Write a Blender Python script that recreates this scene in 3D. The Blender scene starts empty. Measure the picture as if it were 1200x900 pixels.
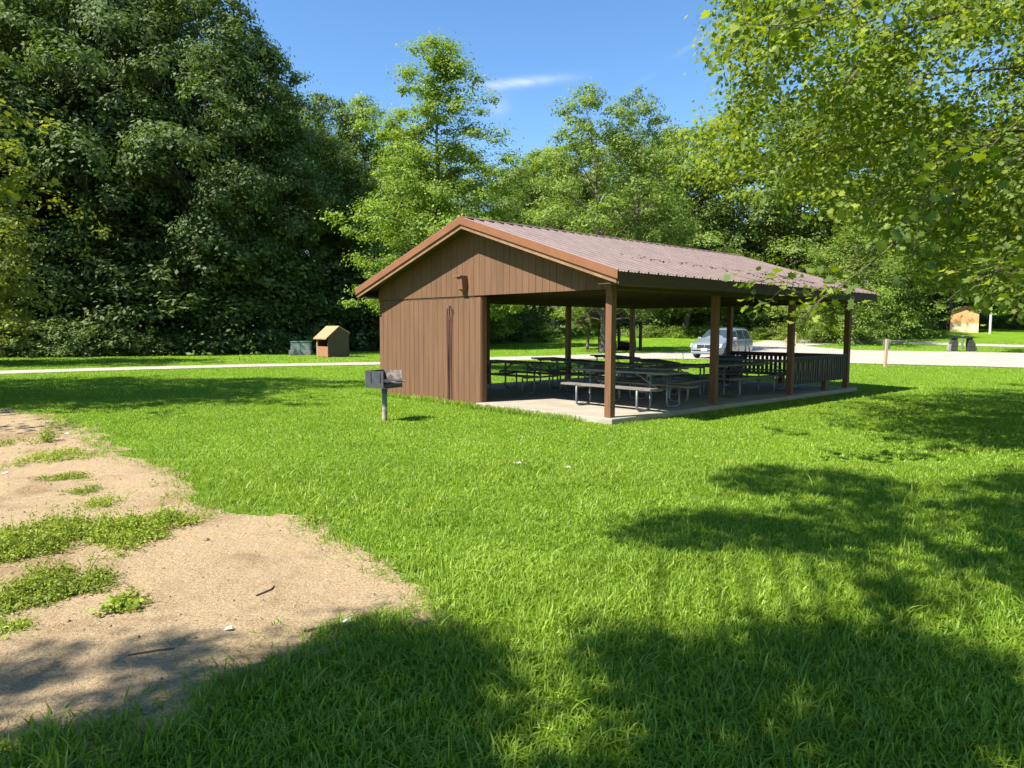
import bpy, math, random
import numpy as np
from mathutils import Vector, Matrix
R = math.radians
rng = np.random.default_rng(7)
random.seed(7)
col = bpy.context.scene.collection
sc = bpy.context.scene

# ------------------------------------------------------------------ camera numbers
F, PITCH, ROLL, CAMH = 840.29, 0.0770, 0.0034, 1.6
PX, PY, YAW = 1.7707, 12.8443, 0.8227          # near corner post of the shelter, heading of its long side
L, HB, W = 3.4653, 2.31, 7.5667
ZE, OR_, OF_, OB_, OL_, VR, ZR = 2.5761, .4882, .4352, .4411, .4249, 3.7423, 3.9132
UD = np.array([math.sin(YAW), math.cos(YAW)]); VD = np.array([-math.cos(YAW), math.sin(YAW)])
SUN = np.array([.868, .496]) / np.hypot(.868, .496); SUN_EL = R(50.5)
COT = 1 / math.tan(SUN_EL)

def G(x, y):
    """height of the ground"""
    x = np.asarray(x, float); y = np.asarray(y, float)
    d = np.maximum(y - 48, 0)
    h = .00085 * d * d
    h = np.where(d > 75, .00085 * 75 * 75 + (d - 75) * .09, h)
    m = 1 / (1 + np.exp(-(x - 2 * 0 + 25) / 6.))          # the woods on the left stand on level ground
    return -.10 + h * m

def at(px, py):
    """point of the ground seen at a pixel of the 1200 x 900 photograph"""
    u, v = px - 600, py - 450
    u, v = u * math.cos(ROLL) + v * math.sin(ROLL), -u * math.sin(ROLL) + v * math.cos(ROLL)
    x, y, z = u / F, 1.0, -v / F
    Y = y * math.cos(PITCH) + z * math.sin(PITCH); Z = z * math.cos(PITCH) - y * math.sin(PITCH)
    t = 1.5; prev = t
    while t < 260:
        if CAMH + Z * t < float(G(x * t, Y * t)): break
        prev = t; t += max(.05, t * .01)
    a, b = prev, t
    for _ in range(30):
        m = (a + b) / 2
        if CAMH + Z * m < float(G(x * m, Y * m)): b = m
        else: a = m
    return np.array([x * b, Y * b, float(G(x * b, Y * b))])

def ray(px, py, Yd):
    """point at depth Yd (metres ahead) seen at a pixel"""
    u, v = px - 600, py - 450
    x, y, z = u / F, 1.0, -v / F
    Y = y * math.cos(PITCH) + z * math.sin(PITCH); Z = z * math.cos(PITCH) - y * math.sin(PITCH)
    t = Yd / Y
    return np.array([x * t, Yd, CAMH + Z * t])

# ------------------------------------------------------------------ materials
def nt_new(name):
    m = bpy.data.materials.new(name); m.use_nodes = True
    nt = m.node_tree; nt.nodes.clear()
    out = nt.nodes.new('ShaderNodeOutputMaterial')
    return m, nt, out
def N(nt, kind, **kw):
    n = nt.nodes.new(kind)
    for k, v in kw.items(): setattr(n, k, v)
    return n
def lk(nt, a, b): nt.links.new(a, b)
def rgba(c): return (c[0], c[1], c[2], 1)

def ramp(nt, fac, stops):
    r = N(nt, 'ShaderNodeValToRGB'); e = r.color_ramp.elements
    e[0].position, e[0].color = stops[0][0], rgba(stops[0][1])
    e[1].position, e[1].color = stops[-1][0], rgba(stops[-1][1])
    for p, c in stops[1:-1]:
        q = e.new(p); q.color = rgba(c)
    lk(nt, fac, r.inputs['Fac']); return r.outputs['Color']

def noise(nt, scale, detail=4, rough=.6, coord='Object', stretch=None, dist=0):
    tc = N(nt, 'ShaderNodeTexCoord'); n = N(nt, 'ShaderNodeTexNoise')
    n.inputs['Scale'].default_value = scale; n.inputs['Detail'].default_value = detail
    n.inputs['Roughness'].default_value = rough; n.inputs['Distortion'].default_value = dist
    src = tc.outputs[coord]
    if stretch:
        mp = N(nt, 'ShaderNodeMapping'); mp.inputs['Scale'].default_value = stretch
        lk(nt, src, mp.inputs['Vector']); src = mp.outputs['Vector']
    lk(nt, src, n.inputs['Vector']); return n.outputs['Fac']

def mat(name, c1, c2=None, scale=6, rough=.7, bump=0, bscale=40, stretch=None, metal=0, spec=.5, coat=0, detail=5, lo=.35, hi=.65):
    m, nt, out = nt_new(name)
    p = N(nt, 'ShaderNodeBsdfPrincipled')
    p.inputs['Roughness'].default_value = rough; p.inputs['Metallic'].default_value = metal
    p.inputs['Specular IOR Level'].default_value = spec; p.inputs['Coat Weight'].default_value = coat
    if c2 is None: c2 = tuple(x * .8 for x in c1)
    lk(nt, ramp(nt, noise(nt, scale, detail, .6, stretch=stretch), [(lo, c1), (hi, c2)]), p.inputs['Base Color'])
    if bump:
        b = N(nt, 'ShaderNodeBump'); b.inputs['Strength'].default_value = bump; b.inputs['Distance'].default_value = .01
        lk(nt, noise(nt, bscale, 6, .65, stretch=stretch), b.inputs['Height']); lk(nt, b.outputs['Normal'], p.inputs['Normal'])
    lk(nt, p.outputs['BSDF'], out.inputs['Surface'])
    return m

def leaf_mat(name, cols, trans=.45, tcol=None, rough=.65, gloss=.02, objvar=.25, patch=None):
    """cols = three greens picked at random per leaf; tcol tints what shines through"""
    m, nt, out = nt_new(name)
    g = N(nt, 'ShaderNodeNewGeometry')
    c = ramp(nt, g.outputs['Random Per Island'], [(0, cols[0]), (.5, cols[1]), (1, cols[2])])
    if patch:
        tc = N(nt, 'ShaderNodeTexCoord')
        n = N(nt, 'ShaderNodeTexNoise'); n.inputs['Scale'].default_value = patch[0]; n.inputs['Detail'].default_value = 4
        lk(nt, tc.outputs['Object'], n.inputs['Vector'])
        mx = N(nt, 'ShaderNodeMix', data_type='RGBA'); 
        rp = ramp(nt, n.outputs['Fac'], [(.38, (0, 0, 0)), (.66, (1, 1, 1))])
        lk(nt, rp, mx.inputs['Factor']); lk(nt, c, mx.inputs[6]); mx.inputs[7].default_value = rgba(patch[1])
        # keep some of the blade-to-blade variety
        m2 = N(nt, 'ShaderNodeMix', data_type='RGBA'); m2.inputs['Factor'].default_value = patch[2]
        lk(nt, c, m2.inputs[6]); lk(nt, mx.outputs[2], m2.inputs[7]); c = m2.outputs[2]
    oi = N(nt, 'ShaderNodeObjectInfo')
    mr = N(nt, 'ShaderNodeMapRange'); mr.inputs['To Min'].default_value = 1 - objvar; mr.inputs['To Max'].default_value = 1 + objvar
    lk(nt, oi.outputs['Random'], mr.inputs['Value'])
    hs = N(nt, 'ShaderNodeHueSaturation'); lk(nt, mr.outputs['Result'], hs.inputs['Value']); lk(nt, c, hs.inputs['Color'])
    c = hs.outputs['Color']
    d = N(nt, 'ShaderNodeBsdfDiffuse'); t = N(nt, 'ShaderNodeBsdfTranslucent')
    gl = N(nt, 'ShaderNodeBsdfGlossy'); gl.inputs['Roughness'].default_value = rough; gl.inputs['Color'].default_value = (.9, .95, .9, 1)
    lk(nt, c, d.inputs['Color'])
    tm = N(nt, 'ShaderNodeMix', data_type='RGBA', blend_type='MULTIPLY'); tm.inputs['Factor'].default_value = 1
    lk(nt, c, tm.inputs[6]); tm.inputs[7].default_value = rgba(tcol or (1.5, 1.5, .5))
    lk(nt, tm.outputs[2], t.inputs['Color'])
    m1 = N(nt, 'ShaderNodeMixShader'); m1.inputs['Fac'].default_value = trans
    lk(nt, d.outputs[0], m1.inputs[1]); lk(nt, t.outputs[0], m1.inputs[2])
    ms = N(nt, 'ShaderNodeMixShader'); ms.inputs['Fac'].default_value = gloss
    lk(nt, m1.outputs[0], ms.inputs[1]); lk(nt, gl.outputs[0], ms.inputs[2])
    lk(nt, ms.outputs[0], out.inputs['Surface'])
    return m

M = {}
M['siding'] = mat('brown stained siding', (.160, .078, .036), (.098, .047, .022), 1.7, .8, .4, 60, (4, 4, .35), lo=.3, hi=.72, detail=10)
M['post'] = mat('brown stained timber', (.175, .076, .034), (.115, .050, .023), 4, .75, .4, 40, (8, 8, .6))
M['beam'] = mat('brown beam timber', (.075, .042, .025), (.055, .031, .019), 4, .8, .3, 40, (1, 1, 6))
M['fascia'] = mat('rust brown metal fascia', (.23, .094, .044), (.185, .074, .034), 2, .45, .05, 10, lo=.3, hi=.7)
M['board'] = mat('weathered fascia board', (.26, .145, .072), (.185, .10, .05), 4, .75, .3, 40, lo=.35, hi=.6)
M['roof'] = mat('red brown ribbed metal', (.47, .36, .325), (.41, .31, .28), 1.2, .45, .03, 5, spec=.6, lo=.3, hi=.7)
M['rib'] = mat('darker rib flank', (.15, .105, .095), (.105, .075, .066), 3, .6)  # contrast of the rib lines is put into the flank colour
M['ridge'] = mat('ridge cap metal', (.20, .10, .08), (.15, .08, .06), 2, .5)
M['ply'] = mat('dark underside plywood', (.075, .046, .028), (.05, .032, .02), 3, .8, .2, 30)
M['concrete'] = mat('worn concrete slab', (.36, .315, .245), (.26, .225, .17), 1.6, .9, .35, 50, detail=9)
M['rail'] = mat('dark brown railing paint', (.045, .026, .018), (.032, .019, .014), 6, .7, .2, 40)
M['plank'] = mat('grey weathered plank', (.19, .175, .15), (.115, .10, .088), 3, .8, .4, 40, (1, 9, 9))
M['galv'] = mat('galvanised steel tube', (.26, .265, .26), (.17, .175, .17), 9, .55, metal=.6)
M['grillsteel'] = mat('black grill steel', (.075, .075, .09), (.05, .05, .06), 8, .5, .1, 30, metal=.3)
M['rustgrill'] = mat('heat scorched steel', (.22, .19, .165), (.08, .05, .035), 9, .7, .2, 30, detail=8, lo=.42, hi=.55)
M['grillpost'] = mat('chipped green grey post paint', (.13, .16, .15), (.10, .12, .11), 12, .55, .1, 30)
M['chipped'] = mat('bare chipped post foot', (.36, .30, .22), (.16, .14, .11), 18, .8, .2, 40, detail=8, lo=.45, hi=.6)
M['bark'] = mat('grey brown bark', (.16, .125, .095), (.075, .058, .045), 5, .9, .9, 22, (4, 4, .7))
M['barkdark'] = mat('dark bark', (.085, .065, .05), (.045, .036, .028), 5, .9, .8, 22, (4, 4, .7))
M['barkpale'] = mat('pale mottled bark', (.42, .38, .31), (.16, .14, .11), 3, .9, .6, 22, (2, 2, .8), lo=.45, hi=.55)
M['shedroof'] = mat('tan shingle roof', (.42, .235, .12), (.33, .175, .085), 8, .8, .3, 30)
M['sheddark'] = mat('brown shed boards', (.095, .06, .036), (.07, .045, .028), 5, .8, .3, 30, (6, 6, .6))
M['shedpanel'] = mat('reddish shed door boards', (.36, .17, .09), (.20, .09, .05), 9, .8, .2, 30, (6, 6, .4))
M['utility'] = mat('pale green utility paint', (.20, .27, .245), (.15, .205, .185), 5, .5, .05, 20)
M['pad'] = mat('grey concrete pad', (.22, .22, .20), (.16, .16, .145), 6, .9, .3, 30)
M['vanpaint'] = mat('silver blue van paint', (.20, .23, .26), (.19, .215, .245), 2, .38, metal=.3, coat=.5)
M['glass'] = mat('dark tinted window glass', (.035, .05, .055), (.03, .042, .048), 2, .06, spec=1.0)
M['blackplastic'] = mat('black plastic trim', (.03, .03, .032), (.022, .022, .024), 9, .6)
M['tyre'] = mat('tyre rubber', (.03, .03, .03), (.02, .02, .02), 9, .85)
M['rim'] = mat('silver wheel rim', (.55, .55, .56), (.45, .45, .46), 9, .35, metal=.8)
M['lamp'] = mat('clear headlamp lens', (.72, .75, .78), (.6, .63, .66), 9, .15, spec=.9)
M['platewhite'] = mat('white number plate', (.8, .8, .8), (.75, .75, .76), 9, .4)
M['gold'] = mat('gold emblem', (.65, .38, .10), (.55, .3, .08), 20, .5)
M['maroon'] = mat('brown emblem centre', (.16, .10, .07), (.12, .08, .05), 20, .5)
M['palepost'] = mat('pale unpainted wood post', (.48, .34, .21), (.34, .23, .14), 9, .8, .3, 30, (5, 5, .6))
M['signback'] = mat('bare aluminium sign back', (.30, .33, .35), (.24, .27, .29), 4, .45, metal=.4)
M['stone'] = mat('rough dark stone', (.055, .052, .05), (.025, .025, .026), 6, .9, .8, 14, detail=8)
M['palestone'] = mat('pale rough stone', (.34, .31, .27), (.2, .18, .16), 6, .9, .8, 14, detail=8)
M['blackstone'] = mat('black slab', (.02, .021, .026), (.014, .015, .018), 6, .6, .2, 14)
M['cedar'] = mat('orange cedar wall', (.62, .32, .13), (.5, .24, .09), 4, .8, .2, 20, (5, 5, .5))
M['cream'] = mat('cream painted wall', (.72, .56, .33), (.66, .5, .28), 4, .8)
M['white'] = mat('white painted pole', (.62, .6, .55), (.45, .43, .38), 6, .7)
M['black'] = mat('matt black plastic bin', (.022, .023, .024), (.016, .017, .018), 6, .55)
M['gravel'] = mat('pale limestone gravel', (.40, .36, .295), (.27, .24, .195), .9, .95, .7, 22, detail=12, lo=.33, hi=.7)
M['cable'] = mat('dark cable jacket', (.12, .055, .045), (.09, .04, .034), 9, .6)
M['lampbox'] = mat('rust brown lamp box', (.22, .095, .05), (.16, .07, .038), 9, .6)
M['deadleaf'] = mat('dead leaves', (.09, .055, .045), (.04, .03, .028), 30, .9)
M['pebble'] = mat('pebbles and crumbs of soil', (.24, .18, .12), (.11, .08, .055), 9, .95, .2, 40, lo=.45, hi=.55)
M['scrap'] = mat('white scrap of paper', (.75, .75, .73), (.6, .6, .58), 9, .8)
M['twig'] = mat('dry twig', (.12, .085, .06), (.08, .055, .04), 9, .9)

M['leaf_dark'] = leaf_mat('dark forest leaves', [(.058, .092, .018), (.095, .145, .028), (.165, .22, .050)], .38, (1.25, 1.4, .6), gloss=.025, objvar=.3)
M['leaf_mid'] = leaf_mat('mid green leaves', [(.10, .155, .022), (.155, .225, .032), (.24, .31, .055)], .42, (1.4, 1.45, .5), gloss=.02, objvar=.25)
M['leaf_light'] = leaf_mat('fresh green feathery leaves', [(.125, .19, .024), (.18, .26, .034), (.24, .33, .05)], .42, (1.4, 1.4, .45), gloss=.02, objvar=.12)
M['leaf_yellow'] = leaf_mat('yellow green leaves', [(.13, .17, .022), (.19, .225, .028), (.29, .30, .042)], .45, (1.4, 1.35, .4), gloss=.02, objvar=.12)
M['leaf_maple'] = leaf_mat('maple leaves', [(.070, .118, .018), (.13, .19, .024), (.26, .305, .034)], .48, (1.6, 1.55, .35), gloss=.02, objvar=.06)
M['grass'] = leaf_mat('lawn grass blades', [(.125, .225, .013), (.225, .355, .024), (.36, .46, .065)], .40, (1.35, 1.3, .5), gloss=.02, rough=.5, objvar=0, patch=(1.1, (.135, .235, .016), .6))
M['weed'] = leaf_mat('weed leaves', [(.16, .225, .020), (.24, .31, .03), (.33, .38, .05)], .38, (1.3, 1.3, .5), gloss=.02, objvar=.15)
M['drygrass'] = leaf_mat('straw coloured blades', [(.30, .27, .14), (.38, .34, .18), (.46, .42, .25)], .3, (1.2, 1.1, .8), gloss=.02, objvar=0)

def ground_mat():
    m, nt, out = nt_new('lawn soil and thatch')
    p = N(nt, 'ShaderNodeBsdfPrincipled'); p.inputs['Roughness'].default_value = 1; p.inputs['Specular IOR Level'].default_value = .1
    a = ramp(nt, noise(nt, 35, 8, .8), [(.3, (.05, .11, .008)), (.5, (.13, .24, .014)), (.7, (.21, .35, .024))])
    b = ramp(nt, noise(nt, .35, 6, .6), [(.35, (.78, .84, .8)), (.65, (1.12, 1.05, 1))])
    mx = N(nt, 'ShaderNodeMix', data_type='RGBA', blend_type='MULTIPLY'); mx.inputs['Factor'].default_value = 1
    lk(nt, a, mx.inputs[6]); lk(nt, b, mx.inputs[7]); lk(nt, mx.outputs[2], p.inputs['Base Color'])
    bp = N(nt, 'ShaderNodeBump'); bp.inputs['Strength'].default_value = .9; bp.inputs['Distance'].default_value = .05
    lk(nt, noise(nt, 28, 8, .8), bp.inputs['Height']); lk(nt, bp.outputs['Normal'], p.inputs['Normal'])
    lk(nt, p.outputs[0], out.inputs['Surface']); return m
M['ground'] = ground_mat()
def dirt_mat():
    m, nt, out = nt_new('dry sandy soil')
    p = N(nt, 'ShaderNodeBsdfPrincipled'); p.inputs['Roughness'].default_value = 1; p.inputs['Specular IOR Level'].default_value = .15
    a = ramp(nt, noise(nt, 55, 10, .75), [(.34, (.19, .13, .07)), (.47, (.35, .255, .15)), (.66, (.50, .385, .24))])
    b = ramp(nt, noise(nt, 1.1, 8, .65, dist=.6), [(.34, (.70, .64, .58)), (.48, (1, 1, 1)), (.7, (1.08, 1.06, 1.0))])
    c = ramp(nt, noise(nt, 190, 3, .6), [(.33, (.42, .38, .34)), (.5, (1, 1, 1)), (.72, (1.3, 1.27, 1.2))])
    mx = N(nt, 'ShaderNodeMix', data_type='RGBA', blend_type='MULTIPLY'); mx.inputs['Factor'].default_value = 1
    lk(nt, a, mx.inputs[6]); lk(nt, b, mx.inputs[7])
    my = N(nt, 'ShaderNodeMix', data_type='RGBA', blend_type='MULTIPLY'); my.inputs['Factor'].default_value = 1
    lk(nt, mx.outputs[2], my.inputs[6]); lk(nt, c, my.inputs[7]); lk(nt, my.outputs[2], p.inputs['Base Color'])
    bp = N(nt, 'ShaderNodeBump'); bp.inputs['Strength'].default_value = .8; bp.inputs['Distance'].default_value = .02
    lk(nt, noise(nt, 70, 9, .75), bp.inputs['Height'])
    bp2 = N(nt, 'ShaderNodeBump'); bp2.inputs['Strength'].default_value = .5; bp2.inputs['Distance'].default_value = .08
    lk(nt, noise(nt, 5, 6, .6), bp2.inputs['Height']); lk(nt, bp2.outputs['Normal'], bp.inputs['Normal'])
    lk(nt, bp.outputs['Normal'], p.inputs['Normal'])
    lk(nt, p.outputs[0], out.inputs['Surface']); return m
M['dirt'] = dirt_mat()

# ------------------------------------------------------------------ mesh helpers
def fast_mesh(name, V, Fs, mats, matidx=None, smooth=False):
    """V (n,3); Fs list of int arrays (m,k), each with its own k"""
    me = bpy.data.meshes.new(name)
    V = np.ascontiguousarray(V, dtype=np.float32)
    me.vertices.add(len(V)); me.vertices.foreach_set('co', V.ravel())
    Fs = [np.asarray(f, dtype=np.int32) for f in Fs if len(f)]
    loops = np.concatenate([f.ravel() for f in Fs])
    tot = np.concatenate([np.full(len(f), f.shape[1], np.int32) for f in Fs])
    st = np.concatenate([[0], np.cumsum(tot)[:-1]]).astype(np.int32)
    me.loops.add(len(loops)); me.loops.foreach_set('vertex_index', loops)
    me.polygons.add(len(tot)); me.polygons.foreach_set('loop_start', st)
    try: me.polygons.foreach_set('loop_total', tot)
    except Exception: pass
    for m in (mats if isinstance(mats, (list, tuple)) else [mats]): me.materials.append(m)
    if matidx is not None: me.polygons.foreach_set('material_index', np.asarray(matidx, np.int32))
    if smooth: me.polygons.foreach_set('use_smooth', np.ones(len(tot), bool))
    me.update(calc_edges=True)
    return me

class MB:
    def __init__(s): s.v = []; s.f = []; s.m = []; s.cur = 0
    def add(s, vs, fs):
        b = len(s.v); s.v += [tuple(map(float, p)) for p in vs]
        for f in fs: s.f.append([b + i for i in f]); s.m.append(s.cur)
        return s
    def box(s, a, b, T=None):
        x0, y0, z0 = a; x1, y1, z1 = b
        vs = [(x0, y0, z0), (x1, y0, z0), (x1, y1, z0), (x0, y1, z0), (x0, y0, z1), (x1, y0, z1), (x1, y1, z1), (x0, y1, z1)]
        if T is not None: vs = [tuple(T @ Vector(p)) for p in vs]
        return s.add(vs, [(0, 3, 2, 1), (4, 5, 6, 7), (0, 1, 5, 4), (1, 2, 6, 5), (2, 3, 7, 6), (3, 0, 4, 7)])
    def bar(s, p, q, w, h, up=(0, 0, 1)):
        p, q = Vector(p), Vector(q); d = (q - p); ln = d.length; d.normalize()
        sd = d.cross(Vector(up))
        if sd.length < 1e-4: sd = d.cross(Vector((1, 0, 0)))
        sd.normalize(); u = sd.cross(d)
        vs = []
        for e in (p, q):
            for a, b in ((-1, -1), (1, -1), (1, 1), (-1, 1)): vs.append(e + sd * (a * w / 2) + u * (b * h / 2))
        return s.add(vs, [(0, 1, 2, 3), (7, 6, 5, 4), (0, 4, 5, 1), (1, 5, 6, 2), (2, 6, 7, 3), (3, 7, 4, 0)])
    def tube(s, pts, rad, n=8, cap=True):
        pts = [Vector(p) for p in pts]
        if not hasattr(rad, '__len__'): rad = [rad] * len(pts)
        rings = []; prev = None
        for i, p in enumerate(pts):
            d = (pts[min(i + 1, len(pts) - 1)] - pts[max(i - 1, 0)]).normalized()
            a = prev if prev is not None else (Vector((0, 0, 1)) if abs(d.z) < .9 else Vector((1, 0, 0)))
            x = d.cross(a); 
            if x.length < 1e-5: x = d.cross(Vector((0, 1, 0)))
            x.normalize(); y = x.cross(d).normalized(); prev = y
            rings.append([p + (x * math.cos(2 * math.pi * k / n) + y * math.sin(2 * math.pi * k / n)) * rad[i] for k in range(n)])
        vs = [v for r in rings for v in r]; fs = []
        for i in range(len(pts) - 1):
            for k in range(n):
                k2 = (k + 1) % n
                fs.append((i * n + k, i * n + k2, (i + 1) * n + k2, (i + 1) * n + k))
        if cap: fs += [tuple(range(n))[::-1], tuple((len(pts) - 1) * n + k for k in range(n))]
        return s.add(vs, fs)
    def cyl(s, c, r, h, axis='z', n=20):
        c = Vector(c); a = {'x': Vector((h / 2, 0, 0)), 'y': Vector((0, h / 2, 0)), 'z': Vector((0, 0, h / 2))}[axis]
        return s.tube([c - a, c + a], r, n)
    def prism(s, poly, ext):
        n = len(poly); e = Vector(ext); a = [Vector(p) for p in poly]
        return s.add(a + [p + e for p in a], [tuple(range(n))[::-1], tuple(range(n, 2 * n))] + [(i, (i + 1) % n, n + (i + 1) % n, n + i) for i in range(n)])
    def build(s, name, m, parent=None, bevel=0, smooth=False):
        me = bpy.data.meshes.new(name); me.from_pydata(s.v, [], s.f)
        for x in (m if isinstance(m, (list, tuple)) else [m]): me.materials.append(x)
        me.polygons.foreach_set('material_index', s.m)
        if smooth: me.polygons.foreach_set('use_smooth', [True] * len(s.f))
        me.update()
        import bmesh
        bm = bmesh.new(); bm.from_mesh(me); bmesh.ops.recalc_face_normals(bm, faces=bm.faces); bm.to_mesh(me); bm.free()
        o = bpy.data.objects.new(name, me); col.objects.link(o)
        if parent: o.parent = parent
        if bevel:
            b = o.modifiers.new('b', 'BEVEL'); b.width = bevel; b.segments = 2; b.limit_method = 'ANGLE'
        return o

def tag(o, label=None, cat=None, group=None, kind=None):
    if label: o['label'] = label
    if cat: o['category'] = cat
    if group: o['group'] = group
    if kind: o['kind'] = kind
    return o
def empty(name, loc, rz=0):
    o = bpy.data.objects.new(name, None); col.objects.link(o)
    o.location = tuple(map(float, loc)); o.rotation_euler = (0, 0, rz); return o
def link(name, me, parent=None):
    o = bpy.data.objects.new(name, me); col.objects.link(o)
    if parent: o.parent = parent
    return o
def copy_tree(o, parent=None):
    c = o.copy(); col.objects.link(c)
    if parent: c.parent = parent
    for ch in [k for k in col.objects if k.parent == o]: copy_tree(ch, c)
    return c
def inside(P, poly):
    """vectorised point in polygon; P (n,2)"""
    x, y = P[:, 0], P[:, 1]; r = np.zeros(len(P), bool); n = len(poly); j = n - 1
    for i in range(n):
        xi, yi = poly[i][0], poly[i][1]; xj, yj = poly[j][0], poly[j][1]
        if yi != yj: r ^= ((yi > y) != (yj > y)) & (x < (xj - xi) * (y - yi) / (yj - yi) + xi)
        j = i
    return r
# cheap smooth value noise
_tab = rng.random((64, 64))
def vnoise(x, y):
    x = np.asarray(x); y = np.asarray(y)
    xi = np.floor(x).astype(int); yi = np.floor(y).astype(int); fx = x - xi; fy = y - yi
    fx = fx * fx * (3 - 2 * fx); fy = fy * fy * (3 - 2 * fy)
    t = lambda a, b: _tab[a % 64, b % 64]
    return (t(xi, yi) * (1 - fx) + t(xi + 1, yi) * fx) * (1 - fy) + (t(xi, yi + 1) * (1 - fx) + t(xi + 1, yi + 1) * fx) * fy

# ------------------------------------------------------------------ ground
def struct(o): o['kind'] = 'structure'; return o
xs = np.concatenate([np.arange(-160, -60, 10), np.arange(-60, 90, 2.5), np.arange(90, 241, 10)])
ys = np.concatenate([np.arange(-40, 0, 4), np.arange(0, 14, .5), np.arange(14, 140, 2), np.arange(140, 321, 10)])
XX, YY = np.meshgrid(xs, ys, indexing='ij')
V = np.stack([XX, YY, G(XX, YY)], -1).reshape(-1, 3)
nx, ny = len(xs), len(ys)
I = np.arange(nx * ny).reshape(nx, ny)
Fq = np.stack([I[:-1, :-1], I[1:, :-1], I[1:, 1:], I[:-1, 1:]], -1).reshape(-1, 4)
struct(link('ground', fast_mesh('ground', V, [Fq], M['ground'], smooth=True)))

def strip(pairs, name, m, dz=.03, rows=8, sub=10, wob=.12):
    """a road sheet between its near edge and its far edge, laid on the ground"""
    A = np.array([at(*p[0]) for p in pairs]); B = np.array([at(*p[1]) for p in pairs])
    t = np.linspace(0, len(pairs) - 1, (len(pairs) - 1) * sub + 1)
    k = np.arange(len(pairs))
    a = np.stack([np.interp(t, k, A[:, i]) for i in range(2)], -1); b = np.stack([np.interp(t, k, B[:, i]) for i in range(2)], -1)
    a[:, 1] += (vnoise(a[:, 0] * 1.3, a[:, 1] * 1.3 + 5) - .5) * wob * 2; b[:, 1] += (vnoise(b[:, 0] * 1.3, b[:, 1] * 1.3) - .5) * wob * 2
    P = a[:, None] + (b - a)[:, None] * np.linspace(0, 1, rows)[None, :, None]
    Vv = np.concatenate([P, (G(P[..., 0], P[..., 1]) + dz)[..., None]], -1).reshape(-1, 3)
    I = np.arange(len(t) * rows).reshape(len(t), rows)
    Q = np.stack([I[:-1, :-1], I[1:, :-1], I[1:, 1:], I[:-1, 1:]], -1).reshape(-1, 4)
    poly = list(map(tuple, a)) + list(map(tuple, b[::-1]))
    return Vv, Q, poly
excl = []
def road(name, strips, **kw):
    Vs, Qs, n = [], [], 0
    for i, s in enumerate(strips):
        v, q, poly = strip(s, name, None, dz=kw.get('dz', .03) + .004 * i); Vs.append(v); Qs.append(q + n); n += len(v); excl.append(poly)
    return struct(link(name, fast_mesh(name, np.concatenate(Vs), [np.concatenate(Qs)], M['gravel'], smooth=True)))
road('gravel_path', [[((-260, 446.5), (-260, 441)), ((0, 438.8), (0, 435)), ((150, 434.0), (150, 430.6)), ((300, 430.2), (300, 427)), ((445, 427.8), (445, 424.6)),
                      ((570, 423), (570, 419)), ((640, 421.6), (640, 417.2)), ((720, 420.3), (720, 414.5)), ((800, 420.8), (800, 413))]], dz=.02)
road('gravel_road', [
    [((801, 421), (801, 413)), ((850, 422), (850, 408)), ((895, 423.5), (895, 399.3)), ((943, 424.8), (943, 398.6))],
    [((943, 424.8), (943, 405.6)), ((1000, 426.3), (1000, 410.6)), ((1120, 429.3), (1120, 412.6)), ((1200, 431.5), (1200, 414)), ((1450, 439), (1450, 418))],
    [((943, 405.6), (943, 398.6)), ((980, 402.8), (980, 398.6)), ((1060, 403), (1060, 399.6)), ((1120, 405), (1120, 402.4)), ((1200, 407.5), (1200, 404.5)), ((1400, 411), (1400, 407))]], dz=.024)
road('hill_road', [[((822, 395.4), (822, 394)), ((760, 394.4), (760, 392.7)), ((722, 393.1), (722, 390.9)), ((700, 391.5), (700, 387)), ((680, 388.5), (680, 382.3)),
                    ((662, 384), (662, 378.3)), ((650, 380.5), (655, 376)), ((636, 378), (645, 374.6))]], dz=.05)

dpx = [(-330, 470), (-120, 474), (0, 481), (42, 487), (92, 505), (128, 533), (190, 546), (213, 583), (242, 597), (300, 600), (352, 603), (372, 628), (424, 648), (452, 676), (498, 688),
       (470, 712), (410, 738), (340, 765), (262, 797), (160, 832), (60, 862), (-30, 895), (-200, 900), (-420, 800)]
DP = np.array([at(*p)[:2] for p in dpx])
pts = []
for i in range(len(DP)):                                     # irregular edge
    a, b = DP[i], DP[(i + 1) % len(DP)]; n = max(2, int(np.linalg.norm(b - a) / .06))
    for k in range(n): pts.append(a + (b - a) * k / n)
pts = np.array(pts)
c0 = pts.mean(0)
off = (vnoise(pts[:, 0] * 3, pts[:, 1] * 3) - .5) * .26 + (vnoise(pts[:, 0] * 11, pts[:, 1] * 11) - .5) * .12
dv = pts - c0; dv /= np.linalg.norm(dv, axis=1)[:, None]
DIRT = pts + dv * off[:, None]
DM = DIRT + dv * (.10 + .30 * vnoise(pts[:, 0] * 4, pts[:, 1] * 4 + 20))[:, None]
mb = MB(); mb.prism([(p[0], p[1], -.094) for p in DM], (0, 0, -.02))
o = mb.build('dirt_patch', M['dirt']); struct(o)

# ------------------------------------------------------------------ the big picnic shelter
T = empty('picnic_shelter', (PX, PY, 0), math.pi / 2 - YAW)
tag(T, 'large brown open picnic shelter with pink brown ribbed metal roof beside the lawn', 'shelter')
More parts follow.
